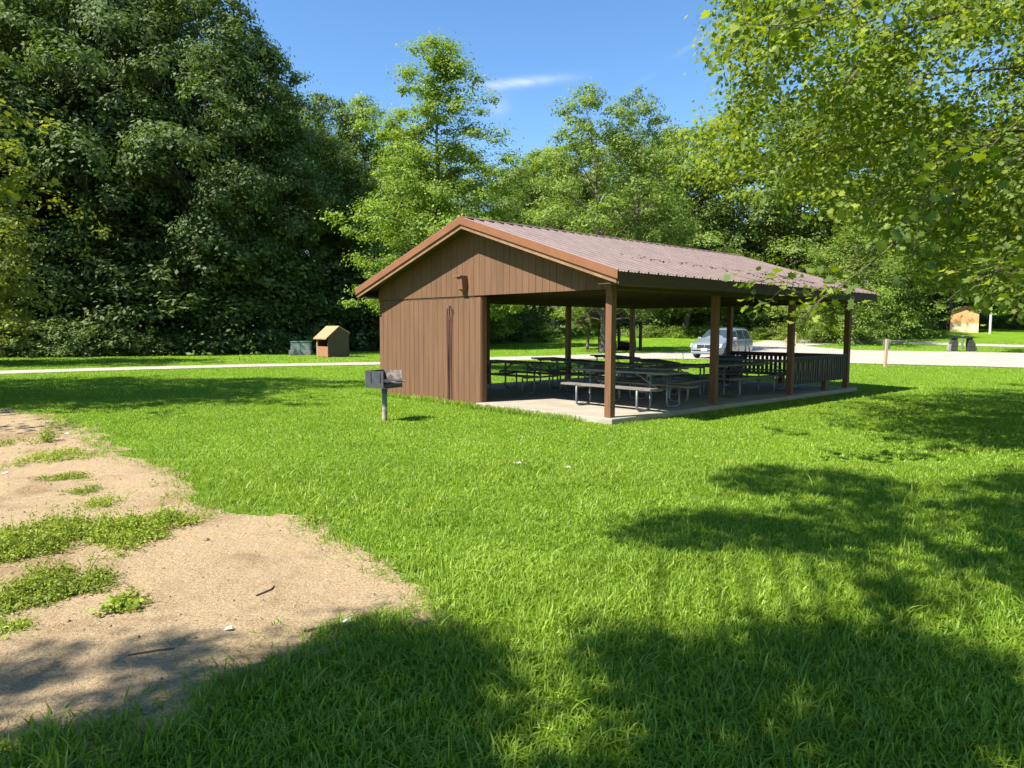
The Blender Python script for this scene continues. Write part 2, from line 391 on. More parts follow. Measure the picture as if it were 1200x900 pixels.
# local axes: x = along the ridge (u), y = across the gable (v)
THR = math.atan((ZR - ZE) / (VR + OR_)); ZEL = ZR - math.tan(THR) * (W + OL_ - VR)
U0, U1 = -OF_, 3 * L + OB_
mb = MB()
xs_ = np.linspace(-.16, 3 * L + .2, 40); 
mb.box((-.12, -.14, -.30), (3 * L + .2, 3.62, 0)); mb.box((.03, 3.62, -.30), (3 * L + .2, W - .0, 0)); mb.build('concrete_slab', M['concrete'], T, .012)
PW = .14
def post(u, v, z1=HB, name='post', w=PW, z0=0.):
    b = MB(); b.box((u - 0, v - 0, z0), (u + w, v + w, z1)); return b.build(name, M['post'], T, .006)
for i in range(4): post(i * L if i < 3 else 3 * L - PW, 0, HB + (.13 if i == 0 else 0))
for i in (1, 2, 3): post(i * L if i < 3 else 3 * L - PW, W - PW)
post(3 * L - PW, 3.62)
post(0.03, 3.64, HB - .002); post(.03, W - PW - .02, HB - .002)
# beams: long plates and cross ties
b = MB()
b.box((.0, .012, HB + .003), (3 * L + OB_ - .06, .128, HB + .19)); b.build('beam', M['beam'], T)
b = MB(); b.box((.0, W - .128, HB + .003), (3 * L + OB_ - .06, W - .012, HB + .19)); b.build('beam', M['beam'], T)
for i in range(13):
    u = .10 + i * (3 * L - .2) / 12
    b = MB(); b.box((u - .02, .13, HB + .02), (u + .02, W - .13, HB + .16))
    for v0, v1 in ((.13, VR), (W - .13, VR)):
        z0 = ZR - math.tan(THR) * abs(v0 - VR) - .12; b.bar((u, v0, z0), (u, VR, ZR - .14), .038, .13)
    for v in (2.0, VR, 5.5): b.bar((u, v, HB + .16), (u, v, ZR - math.tan(THR) * abs(v - VR) - .18), .036, .08)
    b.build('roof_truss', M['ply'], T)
b = MB(); b.box((3 * L - .14, .15, HB - .0), (3 * L - .02, W - .15, HB + .02 - .002)); b.build('end_beam', M['beam'], T)
b = MB(); b.box((.035, 3.79, HB - .17), (.13, W - .17, HB - .03)); b.build('end_beam', M['beam'], T)
# board walls
def siding(name, x, th, y0, y1, zb, ztop, sgn, gap=.009, bw=.1905, mats=None, seams=None):
    b = MB(); y = y0
    b.box((x + (th * .45 if sgn < 0 else 0), y0 + .01, zb + .01), (x + (th if sgn < 0 else th * .55), y1 - .01, min(ztop(y0 + .01), ztop(y1 - .01)) - .01)) if ztop(y0) == ztop(y1) and ztop((y0 + y1) / 2) == ztop(y0) else None
    while y < y1 - .01:
        e = min(y + bw, y1); a, c = y + gap / 2, e - gap / 2
        if a < VR < c: prof = [(a, zb), (c, zb), (c, ztop(c)), (VR, ztop(VR)), (a, ztop(a))]
        else: prof = [(a, zb), (c, zb), (c, ztop(c)), (a, ztop(a))]
        b.prism([(x, p, q) for p, q in prof], (th, 0, 0))
        e2 = min(e, y1)
        if e2 < y1 - .01:   # thin web behind the groove
            b.prism([(x + th * (.5 if sgn < 0 else 0), e2 - gap / 2, zb), (x + th * (.5 if sgn < 0 else 0), e2 + gap / 2, zb), (x + th * (.5 if sgn < 0 else 0), e2 + gap / 2, ztop(e2) - .004), (x + th * (.5 if sgn < 0 else 0), e2 - gap / 2, ztop(e2) - .004)], (th * .5, 0, 0))
        y = e
    return b.build(name, M['siding'], T)
siding('wall_panel', 0, .022, 3.60, W + .02, -.11, lambda y: HB - .035, -1)
zt = lambda y: ZR - math.tan(THR) * abs(y - VR) - .10
siding('gable_panel', -.024, .022, .0, W + .02, HB, zt, -1)
siding('gable_panel', 3 * L + .01, .022, .0, W, HB + .0, zt, 1)
b = MB(); b.box((-.006, 3.80, HB - .034), (.020, W, HB - .001)); b.build('joint_strip', M['beam'], T)
# corner trim of the wall and its return
b = MB(); b.box((.024, 3.585, -.05), (.16, 3.635, HB - .04)); b.build('corner_trim', M['post'], T)
# roof
def roof_side(sgn, vE, zE):
    P = np.arange(U0 - .01, U1 + .01, .0952); prof = []
    for i, u in enumerate(P):
        if i % 3 == 0: prof += [(u - .026, 0), (u - .014, .034), (u + .014, .034), (u + .026, 0)]
        else: prof += [(u - .014, 0), (u - .006, .010), (u + .006, .010), (u + .014, 0)]
    prof = np.array(prof); prof[:, 0] = np.clip(prof[:, 0], U0 - .02, U1 + .02)
    n = len(prof); nr = 3
    cs, sn = math.cos(THR), math.sin(THR)
    Vv = []
    for k in range(nr):
        t = k / (nr - 1); v = VR + (vE - VR) * t; z = ZR + (zE - ZR) * t
        Vv.append(np.stack([prof[:, 0], v + sgn * sn * prof[:, 1] * 1., z + cs * prof[:, 1]], -1))
    Vv = np.concatenate(Vv); Q = []
    for k in range(nr - 1):
        a = np.arange(n - 1) + k * n; Q.append(np.stack([a, a + 1, a + 1 + n, a + n], -1))
    Q = np.concatenate(Q)
    if sgn > 0: Q = Q[:, ::-1]
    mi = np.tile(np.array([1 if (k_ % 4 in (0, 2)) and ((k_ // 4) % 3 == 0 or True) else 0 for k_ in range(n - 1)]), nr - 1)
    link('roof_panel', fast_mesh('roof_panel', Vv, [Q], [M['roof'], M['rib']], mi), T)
    b = MB()
    for (u0, u1) in ((U0 + .03, U1 - .03),):
        b.prism([(u0, VR, ZR - .012), (u0, vE - sgn * .02, zE - .012 + 0.02 * math.tan(THR)), (u0, vE - sgn * .02, zE - .034 + .02 * math.tan(THR)), (u0, VR, ZR - .034)], (u1 - u0, 0, 0))
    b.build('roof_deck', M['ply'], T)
    b = MB(); b.box((U0 + .02, min(vE, vE - sgn * .03), zE - .21), (U1 - .02, max(vE, vE - sgn * .03), zE - .012)); b.build('eave_fascia', M['beam'], T)
    b = MB(); v0, v1 = sorted((vE - sgn * .04, 0 if sgn < 0 else W))
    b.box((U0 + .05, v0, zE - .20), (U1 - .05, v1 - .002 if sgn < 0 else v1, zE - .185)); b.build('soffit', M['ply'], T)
roof_side(-1, -OR_, ZE); roof_side(1, W + OL_, ZEL)
b = MB()
b.prism([(U0 - .02, VR, ZR + .045), (U0 - .02, VR - .13, ZR + .045 - .13 * math.tan(THR)), (U0 - .02, VR - .13, ZR + .026 - .13 * math.tan(THR)), (U0 - .02, VR, ZR + .028)], (U1 - U0 + .04, 0, 0))
b.prism([(U0 - .02, VR, ZR + .045), (U0 - .02, VR + .13, ZR + .045 - .13 * math.tan(THR)), (U0 - .02, VR + .13, ZR + .026 - .13 * math.tan(THR)), (U0 - .02, VR, ZR + .028)], (U1 - U0 + .04, 0, 0))
b.build('ridge_cap', M['ridge'], T)
def rake(u, sgn, name, m, top, hgt, th, ins=0):
    for vE, zE in ((-OR_ + ins, ZE + ins * math.tan(THR)), (W + OL_ - ins, ZEL + ins * math.tan(THR))):
        b = MB(); b.prism([(u, VR, ZR + top), (u, vE, zE + top), (u, vE, zE + top - hgt), (u, VR, ZR + top - hgt)], (th * sgn, 0, 0)); b.build(name, m, T)
rake(U0, -1, 'rake_fascia', M['fascia'], .028, .155, .022)
rake(U0 + .012, 1, 'rake_board', M['board'], -.10, .115, .03, .05)
rake(U1, 1, 'rake_fascia', M['fascia'], .028, .155, .022)
b = MB()     # soffit under the front overhang
for vE, zE in ((-OR_ + .06, ZE + .06 * math.tan(THR)), (W + OL_ - .06, ZEL + .06 * math.tan(THR))):
    b.prism([(U0 + .044, VR, ZR - .10), (U0 + .044, vE, zE - .10), (U0 + .044, vE, zE - .115), (U0 + .044, VR, ZR - .115)], (-U0 - .07, 0, 0))
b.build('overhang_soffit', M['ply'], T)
# railing with upright slats
def railing(p, q, zb, zt_, name='railing', step=.14, bw=.09):
    b = MB(); p, q = np.array(p), np.array(q); n = int(np.linalg.norm(q - p) / step); d = (q - p) / np.linalg.norm(q - p)
    for z, h in ((zt_ - .03, .09), (zb + .05, .09)): b.bar((*p, z), (*q, z), .04, h)
    nr = np.array([-d[1], d[0]]) * .032
    for i in range(n + 1):
        c = p + (q - p) * (i + .5) / (n + 1) - nr; b.bar((c[0], c[1], zb), (c[0], c[1], zt_ - .02), bw, .02, up=(nr[0], nr[1], 0))
    b.bar((*p, zt_ + .03), (*q, zt_ + .03), .12, .03)
    return b.build(name, M['rail'], T)
railing((2 * L + PW, .07), (3 * L - PW, .07), .24, .88)
railing((3 * L - .07, PW), (3 * L - .07, 3.62), .24, .88)
post(2.5 * L + .25, .01, .26, 'rail_foot', .12)
post(3 * L - .13, 1.9, .26, 'rail_foot', .12)
# lamp box and cables on the front
b = MB(); yl = 4.02
b.prism([(-.024, yl, HB + .09), (-.16, yl, HB + .14), (-.19, yl, HB + .40), (-.024, yl, HB + .44)], (0, .17, 0)); b.box((-.23, yl - .0, HB + .41), (-.024, yl + .26, HB + .44))
o = b.build('wall_lamp', M['lampbox'], T, .006)
b = MB()
for k, (y, zt_) in enumerate(((4.60, 2.06), (4.68, 2.12), (4.75, 2.06), (4.715, 1.9))):
    pts_ = [(-.014 - .004 * k, y + .012 * math.sin(z * 2.1 + k * 2), z) for z in np.linspace(-.02, zt_ - .1, 12)] + [(-.012 - .004 * k, y + .0, zt_), (-.012, y - .05, zt_ - .02), (-.012, y - .06, zt_ - .12)]
    b.tube(pts_, .011, 6)
b.build('hanging_cable', M['cable'], T)

# fallen leaves on the roof
def roof_pt(u, v):  # world position on the right roof slope
    z = ZR - math.tan(THR) * abs(v - VR) + .028; w = np.array([PX, PY]) + UD * u + VD * v
    return np.array([w[0], w[1], z])
Vv = []; 
for _ in range(110):
    k = rng.random(); u = 1.9 + k * 5.2 + rng.normal(0, .14); v = 1.0 - .55 * k + rng.normal(0, .10) + (.25 if rng.random() < .1 else 0)
    c = roof_pt(u, v); s = rng.uniform(.02, .045); a = rng.uniform(0, 6.28)
    q = [c + np.array([math.cos(a + j * 1.57) * s, math.sin(a + j * 1.57) * s * .7, rng.uniform(0, .02)]) for j in range(4)]; Vv += q
Vv = np.array(Vv); o = link('leaf_litter', fast_mesh('leaf_litter', Vv, [np.arange(len(Vv)).reshape(-1, 4)], M['deadleaf']))
tag(o, 'dark fallen leaves scattered over the ribbed metal roof', 'leaf litter', kind='stuff')

# ------------------------------------------------------------------ picnic tables
def picnic_table():
    t = empty('picnic_table', (0, 0, 0)); Lh = 1.22
    b = MB()
    for k in range(5): b.box((-Lh, -.375 + k * .152, .72), (Lh, -.375 + k * .152 + .143, .76))
    for x in (-.8, 0, .8): b.box((x - .03, -.34, .69), (x + .03, .34, .719))
    b.build('tabletop', M['plank'], t, .004)
    for s in (-1, 1):
        b = MB()
        y0 = s * .60
        b.box((-Lh, y0 - .125, .425), (Lh, y0 + .125, .465)); b.build('bench', M['plank'], t, .004)
    for sx in (-1, 1):
        b = MB(); x = sx * .78; r = .022
        # one bent tube: bench arm, down, along the floor, and up under the top, each side
        for s in (-1, 1):
            p = [(x, s * .28, .70), (x, s * .28, .10), (x, s * .31, .045), (x, s * .37, .024), (x, s * .62, .024), (x, s * .68, .045), (x, s * .71, .10), (x, s * .71, .40), (x, s * .68, .42), (x, s * .5, .42)]
            b.tube(p, r, 8)
        b.tube([(x, -.62, .405), (x, .62, .405)], r, 8)
        b.tube([(x, -.36, .70), (x, .36, .70)], r * .9, 8)
        b.build('leg_frame', M['galv'], t, smooth=True)
        b = MB(); b.tube([(x, 0, .405), (sx * .22, 0, .70)], .016, 6); b.build('brace', M['galv'], t)
    return t
def loc(u, v, z=0):
    w = np.array([PX, PY]) + UD * u + VD * v; return (w[0], w[1], z)
RU = math.pi / 2 - YAW               # rotation that lines x up with u
tabs = [(1.80, 1.02, 90, 'weathered grey picnic table nearest the front corner post of the shelter'),
        (3.95, 1.35, 8, 'picnic table standing lengthwise just left of the second post of the shelter'),
        (6.05, 1.10, -2, 'picnic table with a pale top edge between the second and third posts of the shelter'),
        (2.62, 5.15, 93, 'picnic table beside the right end of the brown board wall'),
        (4.70, 5.60, 72, 'picnic table left of the back post seen beside the near corner post'),
        (7.60, 6.10, 60, 'farthest picnic table, beside the back corner post of the shelter'),
        (5.90, 3.35, 50, 'picnic table in the middle of the shelter, in front of the silver van'),
        (8.75, 1.75, 92, 'picnic table in front of the slatted end railing'),
        (4.05, 3.45, 80, 'picnic table in the shade behind the nearest table of the shelter')]
t0 = picnic_table()
for i, (u, v, a, lab) in enumerate(tabs):
    o = t0 if i == 0 else copy_tree(t0)
    o.location = loc(u, v); o.rotation_euler = (0, 0, RU + R(a)); tag(o, lab, 'picnic table', 'picnic tables under the shelter')
# bin
t = empty('waste_bin', loc(9.85, 3.45), RU); tag(t, 'squat black square waste bin against the middle post of the end railing', 'bin')
b = MB(); b.prism([(-.30, -.36, 0), (.30, -.36, 0), (.30, .36, 0), (-.30, .36, 0)], (0, 0, .70)); b.build('bin_body', M['black'], t, .03)
b = MB(); b.box((-.34, -.40, .702), (.34, .40, .80)); b.build('lid', M['black'], t, .03)

# ------------------------------------------------------------------ barbecue grill on a post
g = at(451, 493); g[2] -= .0
t = empty('barbecue_grill', g, R(-30)); tag(t, 'black steel park grill on a round post at the left front of the shelter', 'grill')
zb, zt_ = .62, .93
b = MB(); b.tube([(0, 0, -.05), (0, 0, .26)], .047, 16); b.build('post_foot', M['chipped'], t, smooth=False)
b = MB(); b.tube([(0, 0, .26), (0, 0, .52)], .046, 16); b.build('post', M['grillpost'], t)
b = MB(); b.tube([(0, 0, .50), (0, 0, .618)], .053, 16); b.build('swivel_collar', M['grillsteel'], t)
def plate(y, m, name):
    b = MB(); x0, x1 = -.22, .20
    # plate with a row of saw notches: built from horizontal slices around the slots
    nz = 4; zs = np.linspace(zb + .08, zt_ - .03, nz + 1)
    b.box((x0, y, zb), (-.10, y + .008, zt_)); b.box((-.07, y, zb), (.12, y + .008, zt_)); b.box((.15, y, zb), (x1, y + .008, zt_))
    for xa in (-.10, .12):
        b.box((xa, y, zb), (xa + .03, y + .008, zb + .08)); b.box((xa, y, zt_ - .03), (xa + .03, y + .008, zt_))
        for k in range(nz): b.prism([(xa, y, zs[k]), (xa + .028, y, zs[k] + .012), (xa, y, zs[k] + .030)], (0, .008, 0))
    return b.build(name, m, t)
plate(-.27, M['grillsteel'], 'side_plate'); plate(.262, M['rustgrill'], 'side_plate')
b = MB(); b.box((-.228, -.27, zb), (-.220, .27, zt_)); b.build('back_plate', M['rustgrill'], t)
b = MB(); b.box((-.22, -.261, zb), (.24, .261, zb + .008)); b.build('firebox_floor', M['grillsteel'], t)
b = MB(); b.box((.195, -.261, zb + .009), (.203, .261, zb + .07)); b.build('front_lip', M['grillsteel'], t)
b = MB()
for k in range(14): y = -.25 + k * .5 / 13; b.bar((-.2, y, zb + .12), (.30, y, zb + .12), .01, .01)
b.bar((-.2, -.255, zb + .11), (-.2, .255, zb + .11), .014, .014); b.bar((.28, -.255, zb + .11), (.28, .255, zb + .11), .016, .016)
b.build('grate', M['grillsteel'], t)
for y in (-.15, .15): b = MB(); b.tube([(.28, y, zb + .12), (.38, y, zb + .12), (.40, y, zb + .10)], .010, 6); b.build('grate_handle', M['grillsteel'], t)

# ------------------------------------------------------------------ little shed and utility box on the left
g = at(390, 418); t = empty('bin_shed', g, R(40)); tag(t, 'small wooden shed with a tan pitched roof and low open front on the left lawn', 'shed')
# local: gable end faces -y, the open side faces -x
gw, dp = 1.34, 1.55
b = MB(); b.prism([(-gw / 2, -dp / 2, 0), (gw / 2, -dp / 2, 0), (gw / 2, -dp / 2, 1.42), (.02, -dp / 2, 1.76), (-gw / 2, -dp / 2, 1.16)], (0, .03, 0)); b.build('gable_wall', M['sheddark'], t)
b = MB(); b.prism([(-gw / 2, dp / 2 - .03, 0), (gw / 2, dp / 2 - .03, 0), (gw / 2, dp / 2 - .03, 1.42), (.02, dp / 2 - .03, 1.76), (-gw / 2, dp / 2 - .03, 1.16)], (0, .03, 0)); b.build('gable_wall', M['sheddark'], t)
b = MB(); b.box((gw / 2 - .03, -dp / 2 + .032, 0), (gw / 2, dp / 2 - .032, 1.40)); b.build('side_wall', M['sheddark'], t)
b = MB(); b.box((-gw / 2 + .01, -dp / 2 + .035, .02), (-gw / 2 + .04, dp / 2 - .12, .62)); b.build('low_door', M['shedpanel'], t)
b = MB(); b.box((-gw / 2 + .0, dp / 2 - .12, 0), (-gw / 2 + .07, dp / 2 - .032, 1.12)); b.build('corner_post', M['palepost'], t)
b = MB()
b.prism([(-gw / 2 - .16, -dp / 2 - .06, 1.10), (.02, -dp / 2 - .06, 1.83), (.02, -dp / 2 - .06, 1.77), (-gw / 2 - .16, -dp / 2 - .06, 1.04)], (0, dp + .12, 0)); 
b.prism([(gw / 2 + .06, -dp / 2 - .06, 1.44), (.022, -dp / 2 - .06, 1.83), (.022, -dp / 2 - .06, 1.77), (gw / 2 + .06, -dp / 2 - .06, 1.38)], (0, dp + .12, 0)); b.build('roof', M['shedroof'], t)
g = at(353, 416); t = empty('utility_box', g, R(8)); tag(t, 'pale green metal utility box on a grey concrete pad left of the small shed', 'utility box')
b = MB(); b.box((-.66, -.45, -.02), (.66, .45, .30)); b.build('concrete_pad', M['pad'], t, .02)
b = MB(); b.prism([(-.58, -.38, .301), (.62, -.38, .301), (.62, .38, .301), (-.58, .38, .301)], (0, 0, .52)); b.build('cabinet', M['utility'], t, .03)
b = MB(); b.box((-.60, -.41, .822), (.64, .40, .87)); b.build('lid', M['utility'], t, .015)
b = MB(); b.box((-.02, -.396, .34), (.0, -.381, .80)); b.box((.18, -.40, .52), (.22, -.381, .62)); b.build('latch', M['signback'], t)
g = at(341.5, 416.5); t = empty('stone_block', g, R(20)); tag(t, 'small grey concrete block at the left foot of the utility box', 'block')
b = MB(); b.box((-.14, -.14, -.02), (.14, .14, .30)); b.build('block_body', M['palestone'], t, .02)

# ------------------------------------------------------------------ the silver van
g = ray(825, 418, 41.2); g = np.array([g[0], 41.2, float(G(g[0], 41.2)) + .035])
heading = math.atan2(-.78, -.63)
t = empty('minivan', g, heading); tag(t, 'silver minivan with a gold shield on its door parked beyond the shelter', 'van')
# local: +x forward, +y the driver's side (image right); origin under the nose
st = [  # x, z_bottom, z_belt, z_top, half width at belt, half width at top
    (0.00, .34, .62, .66, .70, .60), (-.10, .24, .74, .82, .86, .74), (-.35, .22, .86, .93, .95, .82), (-.95, .22, .96, 1.05, .985, .86), (-1.30, .22, 1.00, 1.14, .99, .84),
    (-2.05, .22, 1.03, 1.62, .995, .72), (-2.35, .22, 1.04, 1.70, .998, .70), (-3.3, .22, 1.05, 1.75, .998, .70), (-4.4, .22, 1.06, 1.73, .99, .69), (-4.75, .24, 1.06, 1.68, .97, .67), (-5.02, .34, 1.04, 1.10, .94, .80), (-5.12, .42, .80, .84, .84, .74)]
rows = []
for x, zb_, zl, zt2, w, wt in st:
    half = [(w * .90, zb_), (w * .985, zb_ + .14), (w, (zb_ + zl) / 2 + .05), (w * .985, zl - .02), (w * .965, zl), (wt + .03, zt2 - .06), (wt - .06, zt2 - .008), (wt * .5, zt2 + .012), (0, zt2 + .02)]
    rows.append([(x, y, z) for y, z in half] + [(x, -y, z) for y, z in half[-2::-1]])
b = MB(); n = len(rows[0])
for i in range(len(rows) - 1):
    b.add(rows[i] + rows[i + 1], [(k, k + 1, n + k + 1, n + k) for k in range(n - 1)] + [(n - 1, 0, n, 2 * n - 1)])
b.add(rows[0], [tuple(range(n))]); b.add(rows[-1], [tuple(range(n))[::-1]])
import bmesh as _bm
body = b.build('body', M['vanpaint'], t)
bm = _bm.new(); bm.from_mesh(body.data); _bm.ops.remove_doubles(bm, verts=bm.verts, dist=.001); _bm.ops.recalc_face_normals(bm, faces=bm.faces)
for f in bm.faces: f.smooth = True
bm.to_mesh(body.data); bm.free()
def belt(x, k):   # interpolate the side outline
    X = [s[0] for s in st][::-1]
    return np.array([np.interp(x, X, [r[k][j] for r in rows][::-1]) for j in range(3)])
def side_patch(x0, x1, f0, f1, sgn, name, m, inset=.012, x0b=None, x1b=None):
    """a panel proud of the side between belt (k=4) and roof edge (k=5)"""
    b = MB(); q = []
    for xa, fa in ((x0, f0), (x1, f0), (x1b if x1b is not None else x1, f1), (x0b if x0b is not None else x0, f1)):
        p = belt(xa, 4) * (1 - fa) + belt(xa, 5) * fa; p[0] = xa; p[1] = (p[1] + inset) * sgn; q.append(p)
    b.prism(q, (0, -.01 * sgn, 0)); return b.build(name, m, t)
for s in (1, -1):
    side_patch(-1.75, -2.62, .06, .90, s, 'front_window', M['glass'], x0b=-2.22)
    side_patch(-2.70, -3.62, .06, .92, s, 'sliding_door_window', M['glass'])
    side_patch(-3.70, -4.62, .06, .92, s, 'rear_window', M['glass'], x1b=-4.50)
b = MB(); b.prism([(-1.36, .80, 1.16), (-1.36, -.80, 1.16), (-2.04, -.66, 1.632), (-2.04, .66, 1.632)], (.015, 0, .012)); b.build('windscreen', M['glass'], t)
b = MB(); b.prism([(-4.80, .60, 1.62), (-4.80, -.60, 1.62), (-5.03, -.74, 1.12), (-5.03, .74, 1.12)], (-.02, 0, .01)); b.build('tailgate_glass', M['glass'], t)
for y in (-.42, .42):   # two halves of the grille, each with a bar across
    b = MB(); b.box((-.05, y - .36 if y < 0 else y - .36, .60), (.012, y + .36, .66)); b.build('grille', M['blackplastic'], t) if False else None
b = MB()
for (ya, yb) in ((-.46, -.02), (.02, .46)):
    for (za, zb_) in ((.585, .675), (.69, .78)): b.box((-.12, ya, za), (.030 if za < .6 else .012, yb, zb_))
b.build('grille', M['blackplastic'], t)
b = MB(); b.box((-.10, -.72, .40), (.016, .72, .47)); b.build('lower_intake', M['blackplastic'], t)
b = MB(); b.box((-.12, -.80, .475), (.035, .80, .545)); b.box((-.12, -.82, .27), (.03, .82, .385)); b.build('front_bumper', M['vanpaint'], t, .02)
b = MB(); b.box((.036, -.18, .43), (.045, .18, .58)); b.build('number_plate', M['platewhite'], t)
for s in (1, -1):
    b = MB(); b.prism([(.0, s * .44, .60), (-.02, s * .44, .76), (-.32, s * .93, .83), (-.16, s * .93, .63)], (.03, s * .02, .01)); b.build('headlight', M['lamp'], t, .01)
    b = MB(); b.box((-1.86, s * 1.0 - .02 * (s < 0), 1.03), (-1.74, s * 1.20, 1.20)) if s > 0 else b.box((-1.86, -1.20, 1.03), (-1.74, -1.0, 1.20)); b.build('door_mirror', M['vanpaint'], t, .02)
    for x in (-.95, -4.02):
        w = MB(); w.cyl((x, s * .87, .33), .335, .23, 'y', 28); wo = w.build('wheel', M['tyre'], t, .03)
        w = MB(); w.cyl((x, s * .99, .33), .205, .02, 'y', 24); wr = w.build('rim', M['rim'], wo)
        w = MB(); w.tube([(x + .375 * math.cos(a), s * .985, .35 + .375 * math.sin(a)) for a in np.linspace(-.2, math.pi + .2, 16)], .022, 6); w.build('wheel_arch', M['blackplastic'], t)
    for x in (-1.62, -2.66, -3.66):
        b = MB(); b.box((x, min(s * .985, s * 1.004), .35), (x + .012, max(s * .985, s * 1.004), 1.02))
        b.build('door_gap', M['blackplastic'], t)
    for x in (-2.5, -3.5): b = MB(); b.box((x, min(s * .99, s * 1.02), .93), (x + .14, max(s * .99, s * 1.02), .96)); b.build('door_handle', M['vanpaint'], t)
b = MB(); sh = [(-.17, .20), (-.05, .16), (0, .21), (.05, .16), (.17, .20), (.16, -.05), (0, -.24), (-.16, -.05)]
b.prism([(-2.14 + x, 1.006, .72 + z) for x, z in sh], (0, .004, 0)); b.build('shield_emblem', M['gold'], t)
b = MB(); b.prism([(-2.14 + x * .5, 1.011, .72 + z * .55) for x, z in sh], (0, .004, 0)); b.build('emblem_centre', M['maroon'], t)
b = MB()
for s in (1, -1): b.tube([(-2.3, s * .66, 1.735), (-2.5, s * .66, 1.775), (-4.2, s * .655, 1.79), (-4.45, s * .655, 1.755)], .016, 6)
b.build('roof_rail', M['blackplastic'], t)

# ------------------------------------------------------------------ things on the right
g = at(1037, 431); t = empty('sign_post', g, R(6)); tag(t, 'leaning pale wooden post with a grey sign seen from behind at the road edge', 'sign')
b = MB(); b.bar((0, 0, -.1), (.05, .0, 1.30), .10, .10, up=(0, 1, 0)); b.build('post', M['palepost'], t, .006)
b = MB(); b.box((-.10, -.09, .84), (.24, -.08, 1.28)) ; ob = b.build('sign_plate', M['signback'], t)
ob.location = (.02, .16, 0)
g = at(1127, 411.5); t = empty('stone_hearth', g, R(-4)); tag(t, 'two rough dark stone piers bridged by a black slab across the road', 'stone hearth')
for s in (-1, 1):
    b = MB()
    for k, (x, w, h0, h1) in enumerate(((.72, .30, 0, .36), (.66, .28, .362, .66), (.62, .22, .662, .86), (.58, .16, .862, 1.02))):
        b.prism([(s * x - w, -.22, h0), (s * x + w - .06 * k * .3, -.24, h0 + .0), (s * x + w * .9, .22, h0), (s * x - w * .95, .24, h0)], (s * -.02, .0, h1 - h0))
    b.build('stone_pier', M['stone'], t, .03)
b = MB(); b.box((-.88, -.30, 1.022), (.70, .30, 1.13)); b.build('top_slab', M['blackstone'], t, .012)
b = MB(); b.prism([(-1.15, -.25, 0), (-.92, -.25, 0), (-.95, .1, 0), (-1.12, .1, 0)], (.02, 0, .55)); b.build('stone', M['palestone'], t, .04)
g = at(1127.5, 409); t = empty('standpipe', g); tag(t, 'slim grey green water standpipe seen between the stone piers', 'standpipe')
b = MB(); b.tube([(0, 0, 0), (0, 0, .9)], .08, 12); b.build('pipe', M['grillpost'], t)
b = MB(); b.tube([(0, 0, .90), (0, 0, 1.0), (0, -.06, 1.06), (0, -.16, 1.02)], .07, 10); b.build('spout', M['grillpost'], t)
g = at(1129, 389.3); t = empty('cabin', (g[0] + .9, g[1] + 1.3, g[2]), R(-33)); tag(t, 'small cabin with orange upper wall and cream lower wall on the rise at right', 'cabin')
b = MB(); b.box((-1.5, -1.5, -.1), (1.5, 1.5, 1.05)); b.build('lower_wall', M['cream'], t)
b = MB(); b.prism([(-1.5, -1.497, 1.052), (1.5, -1.497, 1.052), (1.5, -1.497, 2.5), (0, -1.497, 3.1), (-1.5, -1.497, 2.5)], (0, 2.99, 0)); b.build('upper_wall', M['cedar'], t)
b = MB()
for s in (-1, 1): b.prism([(0, -1.8, 3.24), (s * 1.85, -1.8, 2.50), (s * 1.85, -1.8, 2.40), (0, -1.8, 3.14)], (0, 3.6, 0))
b.build('roof', M['sheddark'], t)
g = at(1160, 391); t = empty('white_pole', g); tag(t, 'short white painted pole right of the orange and cream cabin', 'pole')
b = MB(); b.tube([(0, 0, -.1), (0, 0, 2.3)], .13, 12); b.build('pole', M['white'], t)
b = MB(); b.tube([(0, 0, 2.3), (0, 0, 2.42)], .17, 12); b.build('cap', M['white'], t)
g = at(926, 406); t = empty('split_rail_frame', g, R(-10)); tag(t, 'short slanting wooden rail frame on the tip of the grass island', 'wooden frame')
for k, (x, h) in enumerate(((-.42, .62), (-.10, .84), (.40, 1.25))):
    b = MB(); b.bar((x, 0, -.05), (x + .02 * k, 0, h), .09, .09, up=(0, 1, 0)); b.build('post', M['palepost'], t)
b = MB(); b.bar((-.5, -.06, .52), (.48, -.06, 1.25), .05, .12); b.build('slanted_rail', M['palepost'], t)
b = MB(); b.bar((-.25, -.07, .95), (.40, -.07, .16), .05, .10); b.build('cross_brace', M['shedpanel'], t)
# small far shelter behind
g = at(704, 410.5); t = empty('far_shelter', g, R(28)); tag(t, 'small dark picnic shelter far off, half hidden by the near corner post', 'shelter')
for x, y in ((-.35, -1.2), (.45, .8), (2.9, -1.2), (2.9, 1.6)):
    b = MB(); b.box((x - .09, y - .09, 0), (x + .09, y + .09, 2.2)); b.build('post', M['rail'], t)
b = MB(); b.prism([(-1.0, -1.9, 2.15), (-1.0, 2.2, 2.15), (-1.0, .15, 2.95)], (4.4, 0, 0)); b.build('roof', M['rail'], t)
b = MB(); b.box((.2, -1.0, .68), (1.9, -.3, .74)); b.box((.2, -1.5, .4), (1.9, -1.25, .45)); b.box((.4, -1.4, 0), (.5, .0, .66)); b.box((1.6, -1.4, 0), (1.7, .0, .66)); b.build('bench_table', M['rail'], t)
g = at(648, 395.5); t = empty('marker_post', g); tag(t, 'thin grey post beside the road that climbs the far hill', 'post')
b = MB(); b.tube([(0, 0, -.1), (0, 0, 2.0)], .07, 8); b.build('pole', M['signback'], t); b = MB(); b.box((-.2, -.08, 1.55), (.2, -.05, 2.0)); b.build('sign_plate', M['signback'], t)
